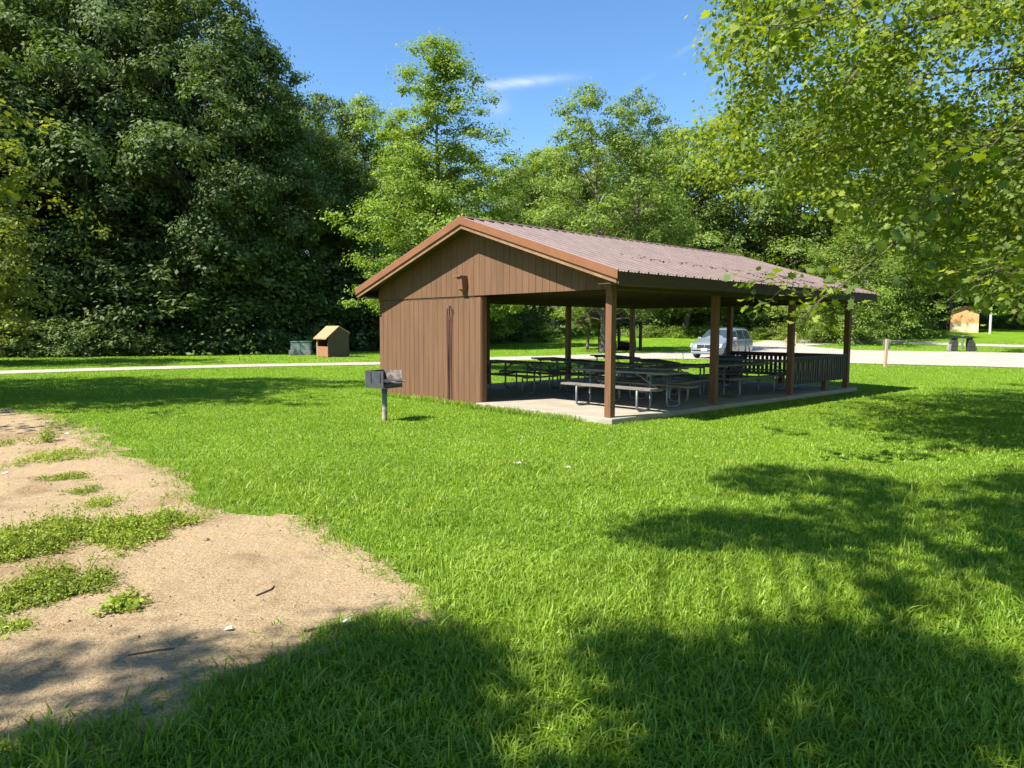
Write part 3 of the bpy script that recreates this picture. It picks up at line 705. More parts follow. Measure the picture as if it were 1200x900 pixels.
# ------------------------------------------------------------------ trees
def unit(a): return a / np.maximum(np.linalg.norm(a, axis=-1, keepdims=True), 1e-9)
MAPLE = np.array([(0, -.5), (.05, -.27), (.36, -.33), (.32, -.13), (.54, .06), (.37, .13), (.36, .36), (.15, .26), (0, .56), (-.15, .26), (-.36, .36), (-.37, .13), (-.54, .06), (-.32, -.13), (-.36, -.33), (-.05, -.27)])
OVAL = np.array([(0, -.5), (.26, -.05), (0, .5), (-.26, -.05)])
LOBE = np.array([(0, -.5), (.30, -.28), (.20, -.02), (.42, .18), (.08, .18), (0, .5), (-.08, .18), (-.42, .18), (-.20, -.02), (-.30, -.28)])
def leaves(C, Rr, per, size, shape, r, flat=.6, up=.6, outw=.5, centre=None, jit=.33, fold=0, cw=.45):
    n = len(C) * per; c = np.repeat(C, per, 0); rad = np.repeat(Rr, per)[:, None]
    o = r.normal(0, .5, (n, 3)) * np.array([1, 1, flat]) * rad
    p = c + o
    if centre is not None and np.ndim(centre) == 2: centre = np.repeat(centre, per, 0)
    ow = unit(p - centre) if centre is not None else unit(o)
    nn = unit(np.array([0, 0, up]) + ow * outw * cw + unit(o) * outw * .9 + r.normal(0, jit, (n, 3)))
    a = unit(np.cross(nn, r.normal(0, 1, (n, 3)))); b = np.cross(nn, a)
    s = size * r.uniform(.6, 1.3, n)
    P = p[:, None] + (b[:, None] * shape[None, :, 0, None] + a[:, None] * shape[None, :, 1, None]) * s[:, None, None]
    if fold: P += nn[:, None] * (np.abs(shape[None, :, 0, None]) * fold * s[:, None, None])
    k = len(shape)
    return P.reshape(-1, 3), np.arange(n * k).reshape(n, k)

def gen_tree(seed, H, prof, nl, trunk_r, size, per, cr, up=.45, droop=.1, shape=OVAL, step=.8, lat=.30, s0=.3, flat=.6, extra=None, limb_r=.5, lean=0, leafup=.6, az=None, fork=True, keep=None, lobe=None):
    r = np.random.default_rng(seed)
    T_, R_ = [p[0] for p in prof], [p[1] for p in prof]
    tb = MB(); zs = np.linspace(0, .93 * H, 9); wob = np.cumsum(r.normal(0, H * .008, (9, 2)), 0); wob[0] = 0
    wob[:, 0] += lean * zs
    fl = [1.5, 1.02] + [1 - .1 * i for i in range(1, 8)]
    tp = [(wob[i, 0], wob[i, 1], zs[i] - (.3 if i == 0 else 0)) for i in range(9)]
    tb.tube([tp[0], (tp[0][0] * .9, tp[0][1], .35)] + tp[1:], [trunk_r * 1.45, trunk_r * 1.08] + [trunk_r * max(.08, 1 - .125 * i) for i in range(1, 9)], 10)
    C, Rr, CC = [], [], []; t0 = T_[0]
    for i in range(nl):
        t = t0 + (1 - t0) * ((i + r.uniform(.1, .9)) / nl)
        a = i * 2.39996 + r.normal(0, .35)
        if az: a = r.uniform(*az)
        ln = np.interp(t, T_, R_) * r.uniform(.62, 1.12)
        rise = ln * up * r.uniform(.6, 1.4) * (1 + .8 * max(0, t - .6)); z1 = t * H; z0 = max(.12 * H, z1 - rise)
        zz = min(z0, .9 * H); bx, by = np.interp(zz, zs, wob[:, 0]), np.interp(zz, zs, wob[:, 1])
        d = np.array([math.cos(a), math.sin(a)]); bend = r.normal(0, .15)
        def P(s):
            q = d * ln * s + np.array([-d[1], d[0]]) * ln * bend * s * s
            return np.array([bx + q[0], by + q[1], zz + (z1 - zz) * s ** .8 - droop * ln * s ** 2.2])
        if keep is not None and not (keep(P(1.)[None])[0] and keep(P(.75)[None])[0] and keep(P(.5)[None])[0]): continue
        rr = trunk_r * limb_r * max(.15, (ln / max(R_)) * (1 - .6 * t))
        tb.tube([P(s) for s in (0, .2, .42, .64, .84, 1)], [rr, rr * .8, rr * .6, rr * .42, rr * .26, rr * .1], 5, cap=False)
        if lobe:      # one rounded leafy mass per limb, an ellipsoid shell of leaf clusters
            rl = (lobe[0] * ln + lobe[1]) * r.uniform(.7, 1.25); c0_ = P(1) - np.array([d[0], d[1], 0]) * rl * .45
            nn_ = int(11 * rl * rl * lobe[2]); w_ = unit(r.normal(0, 1, (nn_, 3))); w_[:, 2] = np.where(w_[:, 2] < -.35, -w_[:, 2], w_[:, 2])
            bump = 1 + .22 * np.sin(w_[:, 0] * 5 + i) * np.cos(w_[:, 1] * 4 + i * 2) + r.normal(0, .10, nn_)
            pc = c0_ + w_ * (rl * bump)[:, None] * np.array([1, 1, .68]); pc[:, 2] = np.maximum(pc[:, 2], .3)
            C += list(pc); Rr += list(cr * r.uniform(.5, 1.2, nn_)); CC += [c0_ - np.array([0, 0, .25 * rl])] * nn_
            for c in pc[:4]: tb.tube([P(.6), (P(.8) + c) / 2, c], [rr * .3, rr * .2, rr * .06], 4, cap=False)
            continue
        k = max(2, int(ln * (1 - s0) / step * 1.6))
        for s in np.linspace(s0, 1.03, k):
            for _ in range(2):
                off = r.normal(0, 1, 3) * ln * lat * (.35 + .5 * s) * np.array([1, 1, .55])
                c = P(s) + off; c[2] = max(c[2], .25)
                C.append(c); Rr.append(cr * r.uniform(.55, 1.35))
                if fork and r.random() < .35 and np.linalg.norm(P(s) - c) < 1.1 and (keep is None or keep(c[None])[0]): tb.tube([P(max(0, s - .12)), (P(s) + c) / 2 + (0, 0, .05), c], [rr * .25, rr * .18, rr * .08], 4, cap=False)
    C, Rr = np.array(C), np.array(Rr)
    if keep is not None: k_ = keep(C); C, Rr = C[k_], Rr[k_]
    if extra is not None: C = np.concatenate([C, extra[0]]); Rr = np.concatenate([Rr, extra[1]])
    V_, F_ = leaves(C, Rr, per, size, shape, r, flat=flat, centre=np.array(CC) if lobe else np.array([0, 0, H * .5]), up=.28 if lobe else leafup, cw=1.9 if lobe else .45, fold=.3 if len(shape) > 4 else 0)
    return tb, V_, F_, C

PROT = {}
def proto(key, m_leaf, m_bark, **kw):
    tb, V_, F_, C = gen_tree(**kw)
    me = bpy.data.meshes.new(key + '_trunk'); me.from_pydata(tb.v, [], tb.f); me.materials.append(M[m_bark])
    me.polygons.foreach_set('use_smooth', [True] * len(tb.f)); me.update()
    PROT[key] = (me, fast_mesh(key + '_crown', V_, [F_], M[m_leaf]))
broad = [(.10, .55), (.22, .9), (.45, 1.0), (.65, .92), (.82, .68), (.94, .38), (1, .12)]
tall = [(.14, .5), (.3, .85), (.5, 1.0), (.7, .82), (.85, .58), (.95, .33), (1, .1)]
sc_ = lambda p, k: [(a, b * k) for a, b in p]
proto('oakA', 'leaf_dark', 'barkdark', seed=1, H=24, prof=sc_(broad, 7.2), nl=78, trunk_r=.38, size=.27, per=30, cr=.8, lobe=(.17, .75, 1.15))
proto('oakB', 'leaf_dark', 'barkdark', seed=2, H=22, prof=sc_(tall, 6.2), nl=74, trunk_r=.34, size=.25, per=30, cr=.72, up=.7, lobe=(.18, .6, 1.25))
proto('elm', 'leaf_mid', 'bark', seed=3, H=19, prof=sc_(broad, 5.6), nl=64, trunk_r=.28, size=.24, per=30, cr=.7, droop=.2, lobe=(.18, .6, 1.25))
proto('park', 'leaf_mid', 'bark', seed=14, H=18, prof=[(.24, 4.2), (.4, 5.6), (.6, 5.3), (.8, 4), (.94, 2), (1, .5)], nl=60, trunk_r=.25, size=.24, per=30, cr=.7, droop=.05, lobe=(.18, .6, 1.25))
proto('poplar', 'leaf_mid', 'bark', seed=4, H=20, prof=sc_(tall, 4.7), nl=62, trunk_r=.26, size=.23, per=28, cr=.65, up=.8, lobe=(.15, .5, 1.3))
proto('willow', 'leaf_light', 'bark', seed=5, H=14, prof=sc_(broad, 4.6), nl=60, trunk_r=.22, size=.20, per=60, cr=.75, step=.85, droop=.55)
proto('sapling', 'leaf_mid', 'barkdark', seed=6, H=7, prof=[(.06, 1.6), (.25, 2.6), (.55, 2.5), (.8, 1.7), (1, .4)], nl=34, trunk_r=.09, size=.22, per=46, cr=.6, step=.7)
proto('under', 'leaf_dark', 'barkdark', seed=8, H=6, prof=[(.04, 2.2), (.25, 3.0), (.55, 2.8), (.8, 1.8), (1, .4)], nl=36, trunk_r=.09, size=.22, per=50, cr=.7, step=.75)
proto('bush', 'leaf_dark', 'barkdark', seed=9, H=2.2, prof=[(.05, 1.3), (.35, 1.7), (.7, 1.3), (1, .4)], nl=22, trunk_r=.04, size=.15, per=60, cr=.45, step=.5)
proto('bushlight', 'leaf_light', 'bark', seed=10, H=1.6, prof=[(.05, 1.0), (.35, 1.3), (.7, 1.0), (1, .4)], nl=18, trunk_r=.03, size=.12, per=60, cr=.38, step=.45)
proto('leftmaple', 'leaf_yellow', 'bark', seed=11, H=15, prof=sc_(broad, 5.8), nl=64, trunk_r=.24, size=.22, per=46, cr=.7, step=.85, shape=LOBE)

def tree(key, x, y, h, name, label, cat='tree', group=None, wide=1.0, rz=None):
    tm, cm = PROT[key]; zmax = {'oakA': 24, 'oakB': 22, 'elm': 19, 'park': 18, 'poplar': 20, 'willow': 14, 'sapling': 7, 'under': 6, 'bush': 2.2, 'bushlight': 1.6, 'leftmaple': 15}[key]
    s = h / zmax
    e = empty(name, (x, y, float(G(x, y)) - .05), rng.uniform(0, 6.28) if rz is None else rz); e.scale = (s * wide, s * wide, s)
    tag(e, label, cat, group)
    link('trunk', tm, e); link('crown', cm, e)
    return e
def tp(key, px, Y, top, name, label, **kw):
    """tree standing Y metres ahead in the direction of pixel column px whose top reaches pixel row top"""
    x = (px - 600) / F * Y * 1.0; h = ray(px, top, Y)[2] - float(G(x, Y)) ; return tree(key, x, Y, h, name, label, **kw)

# woods on the left, beyond the path
gl = 'tall dark trees of the woods beyond the path'
LW = [(-150, 47, -70, 'oakA'), (-60, 50, -90, 'oakB'), (15, 47, -40, 'oakA'), (95, 49, -85, 'oakA'), (172, 52, -60, 'oakB'), (232, 50, -22, 'oakA'),
      (60, 58, -90, 'oakB'), (140, 60, -90, 'oakA')]
for i, (px, Y, top, k) in enumerate(LW):
    tp(k, px, Y, top, 'forest_tree', 'tall dark leafy tree of the high woods at left, top outside the view', group=gl, wide=1.02)
tp('oakB', 292, 52, 22, 'forest_tree', 'tall dark tree at the right end of the high woods, against blue sky', group=gl, wide=.9)
tp('poplar', 330, 54, 60, 'forest_tree', 'slender tree leaning off the right end of the high dark woods', group=gl, wide=.9)
for px, Y, top, k in ((352, 62, 122, 'elm'), (392, 60, 112, 'oakB'), (432, 63, 118, 'elm'), (465, 66, 150, 'elm')):
    tp(k, px, Y, top, 'woodland_tree', 'dark rounded tree of the lower woods between the high woods and the feathery tree', group='lower trees left of the feathery tree')
for px, Y, top in ((-90, 43, 330), (-10, 43.5, 318), (45, 45, 300), (110, 46, 290), (165, 47, 250), (215, 48, 262), (262, 49, 245), (300, 50.5, 268), (340, 53, 300), (385, 55, 285), (425, 58, 300), (455, 60, 320)):
    tp('under', px, Y, top, 'understory_tree', 'low dark understory tree at the shaded foot of the left woods', group='low trees at the foot of the left woods', wide=1.15)
for px, Y, top in ((-120, 41, 372), (-70, 41, 370), (-20, 41, 372), (22, 41.5, 374), (60, 42, 376), (100, 42.5, 380), (138, 43.2, 384), (176, 44, 386), (214, 45, 388), (250, 46, 388), (286, 47, 392), (318, 48, 386), (428, 53, 396), (400, 54, 394), (335, 51, 392)):
    tp('bush', px, Y, top, 'shrub', 'dark shrub in the shaded hedge at the foot of the left woods', cat='shrub', group='dark shrubs at the foot of the left woods', wide=1.5)
# left edge trees
tree('leftmaple', -26.6, 32, 13.6, 'maple_tree', 'yellow green tree leaning into view at the left edge', rz=1.0)
tree('leftmaple', -24.6, 31.5, 5.6, 'young_tree', 'young yellow green tree low at the left edge in front of dark woods', rz=2.0)
tree('leftmaple', -17.0, 13.8, 13.5, 'shade_tree', 'tree outside the left edge that shades the far lawn', rz=3.0, wide=1.15)
tree('leftmaple', -25.5, 13.5, 13.5, 'shade_tree', 'second tree outside the left edge that shades the far lawn', rz=1.3, wide=1.1)

# feathery tree behind the shelter
tb, V_, F_, C = gen_tree(seed=21, H=13.4, prof=[(.22, 3.3), (.34, 3.7), (.47, 3.3), (.6, 2.6), (.76, 2.3), (.9, 1.3), (1, .3)], nl=70, trunk_r=.20, size=.13, per=150, cr=.55, up=.35, droop=.18, step=.75, lat=.16, s0=.28, flat=.45, limb_r=.42)
Yc = 29.5; xc = (524 - 600) / F * Yc
e = empty('feathery_tree', (xc, Yc, -.12), .6); tag(e, 'tall open tree with feathery bright green foliage behind the shelter gable', 'tree')
tb.build('trunk', M['bark'], e, smooth=True); link('crown', fast_mesh('feathery_crown', V_, [F_], M['leaf_light']), e)

gm = 'mid green trees behind the shelter'
for px, Y, top, k in ((478, 56, 182, 'elm'), (560, 60, 188, 'elm'), (596, 82, 196, 'park'), (622, 88, 180, 'park'), (655, 92, 174, 'park'), (760, 84, 172, 'elm'), (690, 94, 168, 'park'), (728, 92, 160, 'elm'), (785, 86, 150, 'elm'), (640, 100, 176, 'park'), (500, 64, 176, 'elm')):
    tp(k, px, Y, top, 'woodland_tree', 'mid green broadleaf tree in the row behind the shelter roof', group=gm)
tp('poplar', 706, 52, 97, 'sycamore_tree', 'tall loose crowned tree standing above the shelter ridge against blue sky', wide=1.12, rz=.4)
tp('poplar', 742, 55, 112, 'sycamore_tree', 'second tall tree just right of the highest crown above the shelter ridge', wide=.9, rz=2.4)
gr = 'trees of the woods at right behind the shelter'
for px, Y, top, k in ((800, 80, 152, 'elm'), (850, 82, 130, 'poplar'), (905, 81, 120, 'elm'), (960, 82, 100, 'elm'), (1020, 97, 130, 'oakB'), (1075, 104, 120, 'elm'), (1130, 104, 150, 'park'), (1190, 96, 120, 'oakB'), (1250, 90, 80, 'elm'), (1330, 86, 60, 'oakA')):
    tp(k, px, Y, top, 'woodland_tree', 'green broadleaf tree of the woods at right behind the maple branches', group=gr, wide=1.1)
tp('willow', 1000, 68, 240, 'drooping_tree', 'light green drooping tree right of the shelter roof corner', wide=1.1)
tp('willow', 955, 70, 290, 'drooping_tree', 'low drooping tree behind the far corner of the shelter roof', wide=1.1)
tp('sapling', 1060, 78, 318, 'young_tree', 'small leafy tree left of the orange and cream cabin')
tp('park', 1203, 53, 130, 'roadside_tree', 'tree with a thick grey trunk beside the road at the right edge', wide=.85, rz=.5)
tp('park', 1107, 94, 200, 'roadside_tree', 'tree with a straight trunk just left of the orange and cream cabin', wide=1.1)
# the foot of the woods seen under the shelter roof
gf = 'trees seen through the shelter'
for px, Y, top, k in ((575, 74, 250, 'oakB'), (600, 78, 260, 'under'), (612, 84, 250, 'elm'), (585, 70, 330, 'under'), (628, 100, 300, 'park'), (680, 118, 300, 'elm'), (745, 92, 240, 'oakB'), (790, 86, 250, 'elm'), (830, 84, 250, 'oakB'), (885, 82, 260, 'elm'), (930, 84, 250, 'oakB'), (765, 88, 335, 'under'), (812, 84, 335, 'under'), (868, 80, 335, 'under'), (905, 79, 340, 'under'), (945, 78, 340, 'under')):
    tp(k, px, Y, top, 'woodland_tree', 'dark tree of the far woods seen under the shelter roof', group=gf, wide=1.2)
tp('poplar', 688, 57, 250, 'leaning_tree', 'tree with a rough trunk on the far lawn, left of the small far shelter', wide=.9)
for px, Y, top in ((600, 73, 378), (622, 78, 380), (580, 70, 385), (560, 66, 380), (760, 79, 380), (790, 79, 381), (820, 78, 381), (855, 77, 381), (890, 76, 382), (920, 75, 382), (1000, 74, 378), (1040, 78, 376), (975, 74, 380), (1075, 84, 374), (1175, 96, 372), (1205, 96, 370), (1145, 97, 372)):
    tp('bush' if px > 950 or px < 640 else 'bushlight', px, Y, top, 'shrub', 'shrub in the green hedge at the edge of the far woods', cat='shrub', group='shrubs at the edge of the far woods', wide=1.5)
tp('bushlight', 634, 70, 379, 'shrub', 'sunlit light green shrub by the climbing road seen through the shelter', cat='shrub', wide=1.3)
# farthest woods as one mass
Cs = []
for _ in range(2600):
    x = rng.uniform(-95, 135); y = 100 + rng.uniform(0, 16) + max(0, -x) * -.25
    if x < -10: y = rng.uniform(64, 80)
    Cs.append((x, y, float(G(x, y)) + rng.uniform(0, 1) ** 1.1 * (17 if x < -10 else 15) + rng.normal(0, .6)))
V_, F_ = leaves(np.array(Cs), np.full(len(Cs), 2.2), 26, .75, LOBE, rng, flat=.8)
o = link('distant_woods', fast_mesh('distant_woods', V_, [F_], M['leaf_dark'])); tag(o, 'dense dark woods closing the view far behind all the trees', 'woods', kind='stuff')
# weeds along the far road edge
Cs = []
for _ in range(900):
    px = rng.uniform(730, 1095); a = at(px, 396.2 - (max(0, px - 1040) * .02)); x, y = a[0] + rng.normal(0, .5), a[1] + rng.uniform(.4, 3.5)
    Cs.append((x, y, float(G(x, y)) + rng.uniform(.05, .95)))
V_, F_ = leaves(np.array(Cs), np.full(len(Cs), .5), 26, .16, OVAL, rng, flat=1)
o = link('tall_weeds', fast_mesh('tall_weeds', V_, [F_], M['leaf_light'])); tag(o, 'band of tall light green weeds along the far side of the road', 'weeds', kind='stuff')

# ------------------------------------------------------------------ the near maple at right and the tree overhead
def sample_poly(poly, n, H0, H1, r):
    P = np.array([at(*p)[:2] for p in poly]); lo, hi = P.min(0), P.max(0); out = []
    while len(out) < n:
        q = r.uniform(lo, hi, (n * 3, 2)); q = q[inside(q, P)]; out += list(q)
    out = np.array(out[:n]); H = r.uniform(H0, H1, n)
    return np.concatenate([out - SUN[None] * (COT * (H + .1))[:, None], H[:, None]], 1)
r2 = np.random.default_rng(31)
MX, MY = 12.4, 11.2
ex = np.concatenate([sample_poly([(960, 470), (1060, 462), (1200, 448), (1200, 470), (1100, 478), (1010, 484)], 34, 4.8, 6.6, r2),
                     sample_poly([(1010, 506), (1090, 492), (1200, 474), (1200, 502), (1110, 500), (1050, 510)], 26, 4.8, 6.6, r2),
                     ])
REACH = [(862, -90), (850, 20), (838, 55), (872, 95), (866, 128), (815, 150), (792, 175), (792, 205), (850, 220), (960, 240), (1030, 262), (1080, 300), (1100, 335), (1150, 352), (1200, 366), (1420, 380), (2400, 420), (2400, -2500), (862, -2500)]
def pix(Pw):
    X, Y, Z = Pw[:, 0], np.maximum(Pw[:, 1], .01), Pw[:, 2] - CAMH
    d = Y * math.cos(PITCH) - Z * math.sin(PITCH); return np.stack([600 + F * X / d, 450 - F * (Z * math.cos(PITCH) + Y * math.sin(PITCH)) / d], 1)
def keep_maple(Pw):
    """branches grow only where the tree has them: to the right of and above its lower left outline"""
    return inside(pix(Pw), REACH) | (Pw[:, 0] / np.maximum(Pw[:, 1], .1) > .9)
qx = []
while len(qx) < 560:
    px, py, Yd = r2.uniform(780, 1330), r2.uniform(-60, 392), r2.uniform(8.8, 15.5)
    c = ray(px, py, Yd)
    if not inside(np.array([[px, py]]), REACH)[0] or np.hypot((c[0] - MX) / 9.8, (c[1] - MY) / 7.5) > 1 or c[2] > 12: continue
    if 1050 < px < 1150 and 60 < py < 130 and r2.random() < .75: continue
    if vnoise(px / 38., py / 26.) < .34: continue
    qx.append(c)
ex = ex[keep_maple(ex)]; ex = np.concatenate([ex, np.array(qx)])
prof = [(.18, 7.2), (.3, 8.4), (.45, 9.0), (.6, 8.4), (.78, 6.4), (.92, 3.4), (1, .8)]
tb, V_, F_, C = gen_tree(seed=33, H=14.5, prof=prof, nl=90, trunk_r=.34, size=.078, per=95, cr=.46, up=.42, droop=.30, shape=MAPLE, step=.74, lat=.16, s0=.3, flat=.6,
                         extra=(ex - np.array([MX, MY, -.1]), np.full(len(ex), .5)), limb_r=.26, fork=False, keep=lambda c: keep_maple(c + np.array([MX, MY, -.1])))
e = empty('maple_tree', (MX, MY, -.1), 0); tag(e, 'large near maple whose leafy branches reach in over the lawn from the right', 'tree')
tb.build('trunk', M['bark'], e, smooth=True); link('crown', fast_mesh('maple_crown', V_, [F_], M['leaf_maple']), e)
def spray(path, nleaf, size, spread, name='hanging_branch', seed=0, sub=5, twl=.35, thick=1.):
    r = np.random.default_rng(seed); P = np.array([ray(*p) for p in path]) - np.array([MX, MY, -.1])
    t = np.linspace(0, len(P) - 1, 40); Q = np.stack([np.interp(t, np.arange(len(P)), P[:, i]) for i in range(3)], -1)
    b = MB(); b.tube(list(Q[::3]), list(np.linspace(.012, .003, len(Q[::3])) * thick), 6); Cc = []
    for k in range(sub):
        q = Q[r.integers(8, 40)]; d = r.normal(0, 1, 3) * np.array([1, 1, .7]) * twl; q2 = q + d + np.array([0, 0, -.05])
        b.tube([q, (q + q2) / 2 + (0, 0, .03), q2], [.005, .004, .002], 4); Cc += [q2, (q + q2) / 2, q2]
    o = b.build(name, M['twig'], e)
    Cc = np.array(Cc + list(Q[12:][::3])); Rr = np.full(len(Cc), spread)
    per = max(1, nleaf // len(Cc))
    Vv, Ff = leaves(Cc, Rr, per, size, MAPLE, r, flat=.8, up=.75, outw=.2, fold=.35)
    link('leaves', fast_mesh('leaves', Vv, [Ff], M['leaf_maple']), o)
spray([(1300, 120, 10.5), (1120, 210, 9.8), (1010, 300, 9.2), (950, 345, 8.8), (905, 332, 8.6), (862, 322, 8.4)], 190, .11, .17, seed=1, sub=22, twl=.30, thick=.6)
spray([(1120, 210, 9.8), (1030, 300, 9.0), (960, 350, 8.8), (935, 372, 8.7)], 60, .125, .16, seed=7, sub=7, twl=.2)
spray([(1300, 120, 7.5), (1180, 190, 6.8), (1110, 225, 6.4), (1062, 246, 6.2)], 80, .13, .16, seed=2, sub=9)
spray([(1300, 200, 9.5), (1250, 250, 9), (1205, 290, 8.8), (1160, 318, 8.6)], 110, .11, .18, seed=3, sub=9)
spray([(1350, 60, 9), (1230, 110, 8.6), (1180, 150, 8.4), (1150, 180, 8.2)], 90, .13, .18, seed=4, sub=9)
spray([(1350, 260, 8.5), (1240, 290, 8.2), (1190, 308, 8.0), (1145, 322, 8.0)], 160, .125, .22, seed=5, sub=16, twl=.45)
spray([(1100, -60, 9), (980, 20, 8.6), (900, 30, 8.4), (856, 24, 8.2)], 130, .125, .2, seed=6, sub=13, twl=.4)

spray([(1420, -60, 11.5), (1240, -8, 10.6), (1130, 8, 10.2), (1060, 30, 9.8), (1010, 72, 9.5), (975, 118, 9.3)], 160, .095, .2, seed=11, sub=16, twl=.5, thick=3.2)
spray([(1450, 150, 11.5), (1290, 165, 10.8), (1180, 160, 10.2), (1090, 190, 9.8), (1020, 235, 9.6)], 160, .095, .2, seed=12, sub=16, twl=.5, thick=2.6)
spray([(1450, 60, 11.5), (1300, 70, 10.8), (1180, 78, 10.2), (1090, 85, 9.8), (1040, 110, 9.6)], 120, .095, .2, seed=13, sub=12, twl=.5, thick=2.2)
S = []
def shade(poly, n, h0=6.5, h1=8.5): S.append(sample_poly(poly, n, h0, h1, r2))
shade([(852, 562), (905, 545), (1000, 552), (1080, 576), (1200, 556), (1330, 560), (1330, 690), (1200, 690), (1110, 672), (1050, 640), (1010, 632), (985, 612), (900, 598)], 135)
shade([(728, 614), (800, 602), (900, 608), (1010, 622), (1070, 650), (1110, 672), (1040, 672), (985, 655), (900, 640), (830, 640), (770, 640)], 44)
shade([(890, 742), (960, 734), (1060, 748), (1120, 775), (1200, 770), (1200, 900), (1040, 900), (990, 830), (900, 775)], 44)
shade([(700, 775), (760, 748), (830, 758), (890, 790), (900, 830), (850, 860), (760, 840), (730, 800)], 28)
shade([(755, 900), (800, 875), (900, 882), (1000, 870), (1100, 900), (1100, 990), (700, 990)], 34)
shade([(-60, 905), (60, 862), (150, 818), (230, 792), (300, 780), (400, 748), (455, 730), (520, 742), (560, 722), (585, 750), (600, 810), (610, 870), (640, 960), (-60, 960)], 92)
shade([(1185, 560), (1400, 520), (1500, 800), (1300, 960), (1200, 960), (1200, 760), (1180, 690)], 85)
shade([(20, 800), (60, 770), (90, 790), (60, 815)], 3); shade([(180, 765), (230, 755), (240, 770), (190, 780)], 3); shade([(900, 500), (960, 498), (940, 510)], 2)
shade([(985, 690), (1060, 685), (1080, 705), (1020, 712)], 4); shade([(1110, 655), (1190, 650), (1190, 680), (1130, 685)], 4); shade([(800, 690), (880, 680), (870, 700)], 2)
S = np.concatenate(S)
gS = S[:, :2] + SUN[None] * (COT * (S[:, 2] + .1))[:, None]
for lit in ([(560, 690), (700, 725), (735, 760), (690, 815), (770, 850), (740, 900), (700, 960), (640, 960), (600, 800), (570, 735)], [(700, 640), (860, 650), (1010, 690), (1010, 735), (860, 748), (700, 745)], [(880, 815), (980, 820), (1000, 865), (900, 870)],
            [(1080, 712), (1190, 705), (1195, 760), (1100, 768)]):
    L_ = np.array([at(*p_)[:2] for p_ in lit]); k_ = ~inside(gS, L_); S, gS = S[k_], gS[k_]
# more crown behind the viewer
bk = np.stack([r2.uniform(-9, 2, 150), r2.uniform(-11, -3.6, 150), r2.uniform(6, 11, 150)], 1)
A = np.concatenate([S, bk]); pq = pix(A); A = A[(A[:, 1] + SUN[1] * COT * A[:, 2] > 1.2) | (A[:, 1] < -3)]; pq = pix(A); A = A[(A[:, 1] < .5) | (pq[:, 1] < -60) | (pq[:, 0] < -60) | (pq[:, 0] > 1260)]; Tx, Ty = -4.2, -5.0
e2 = empty('shade_tree', (Tx, Ty, -.1), 0); tag(e2, 'leafy tree overhead behind the viewer that dapples the foreground lawn with shade', 'tree')
b = MB(); b.tube([(0, 0, -.3), (0, 0, .4), (.1, .05, 2.5), (.3, .3, 5), (.5, .6, 8), (.6, .8, 11.5)], [.42, .32, .28, .24, .16, .05], 12)
rr = np.random.default_rng(5)
for c in A[::9]:
    c = c - np.array([Tx, Ty, -.1]); z0 = rr.uniform(2.8, 5.5); m = np.array([c[0] * .45, c[1] * .45, z0 + (c[2] - z0) * .65])
    b.tube([(.2, .2, z0), m, c], [.06, .035, .008], 6, cap=False)
b.build('trunk', M['bark'], e2, smooth=True)
V_, F_ = leaves(A - np.array([Tx, Ty, -.1]), np.full(len(A), .33), 56, .11, LOBE, rr, flat=.45, up=.8)
link('crown', fast_mesh('shade_crown', V_, [F_], M['leaf_maple']), e2)

SL = sample_poly([(-80, 447), (100, 441), (200, 444), (330, 443), (440, 448), (452, 452), (350, 455), (300, 460), (250, 466), (100, 474), (-80, 472)], 230, 9.5, 12.5, r2)
pq = pix(SL); SL = SL[(pq[:, 1] < -25) | (pq[:, 0] < -25)]
e3 = empty('shade_tree', (-19, 12, -.1), 0); tag(e3, 'third tree outside the left edge, its shade lying in a band across the lawn', 'tree')
b = MB(); b.tube([(0, 0, -.3), (.1, 0, 2.5), (.4, .3, 6), (1, .8, 10), (1.4, 1.2, 12.5)], [.36, .27, .22, .14, .05], 12)
for c in SL[::7]:
    c = c - np.array([-19, 12, -.1]); b.tube([(.5, .4, 6.5), (c[0] * .5 + .2, c[1] * .5 + .2, 8.6), c], [.06, .035, .008], 6, cap=False)
b.build('trunk', M['bark'], e3, smooth=True)
V_, F_ = leaves(SL - np.array([-19, 12, -.1]), np.full(len(SL), .75), 70, .19, LOBE, rr, flat=.5, up=.8)
link('crown', fast_mesh('band_crown', V_, [F_], M['leaf_mid']), e3)

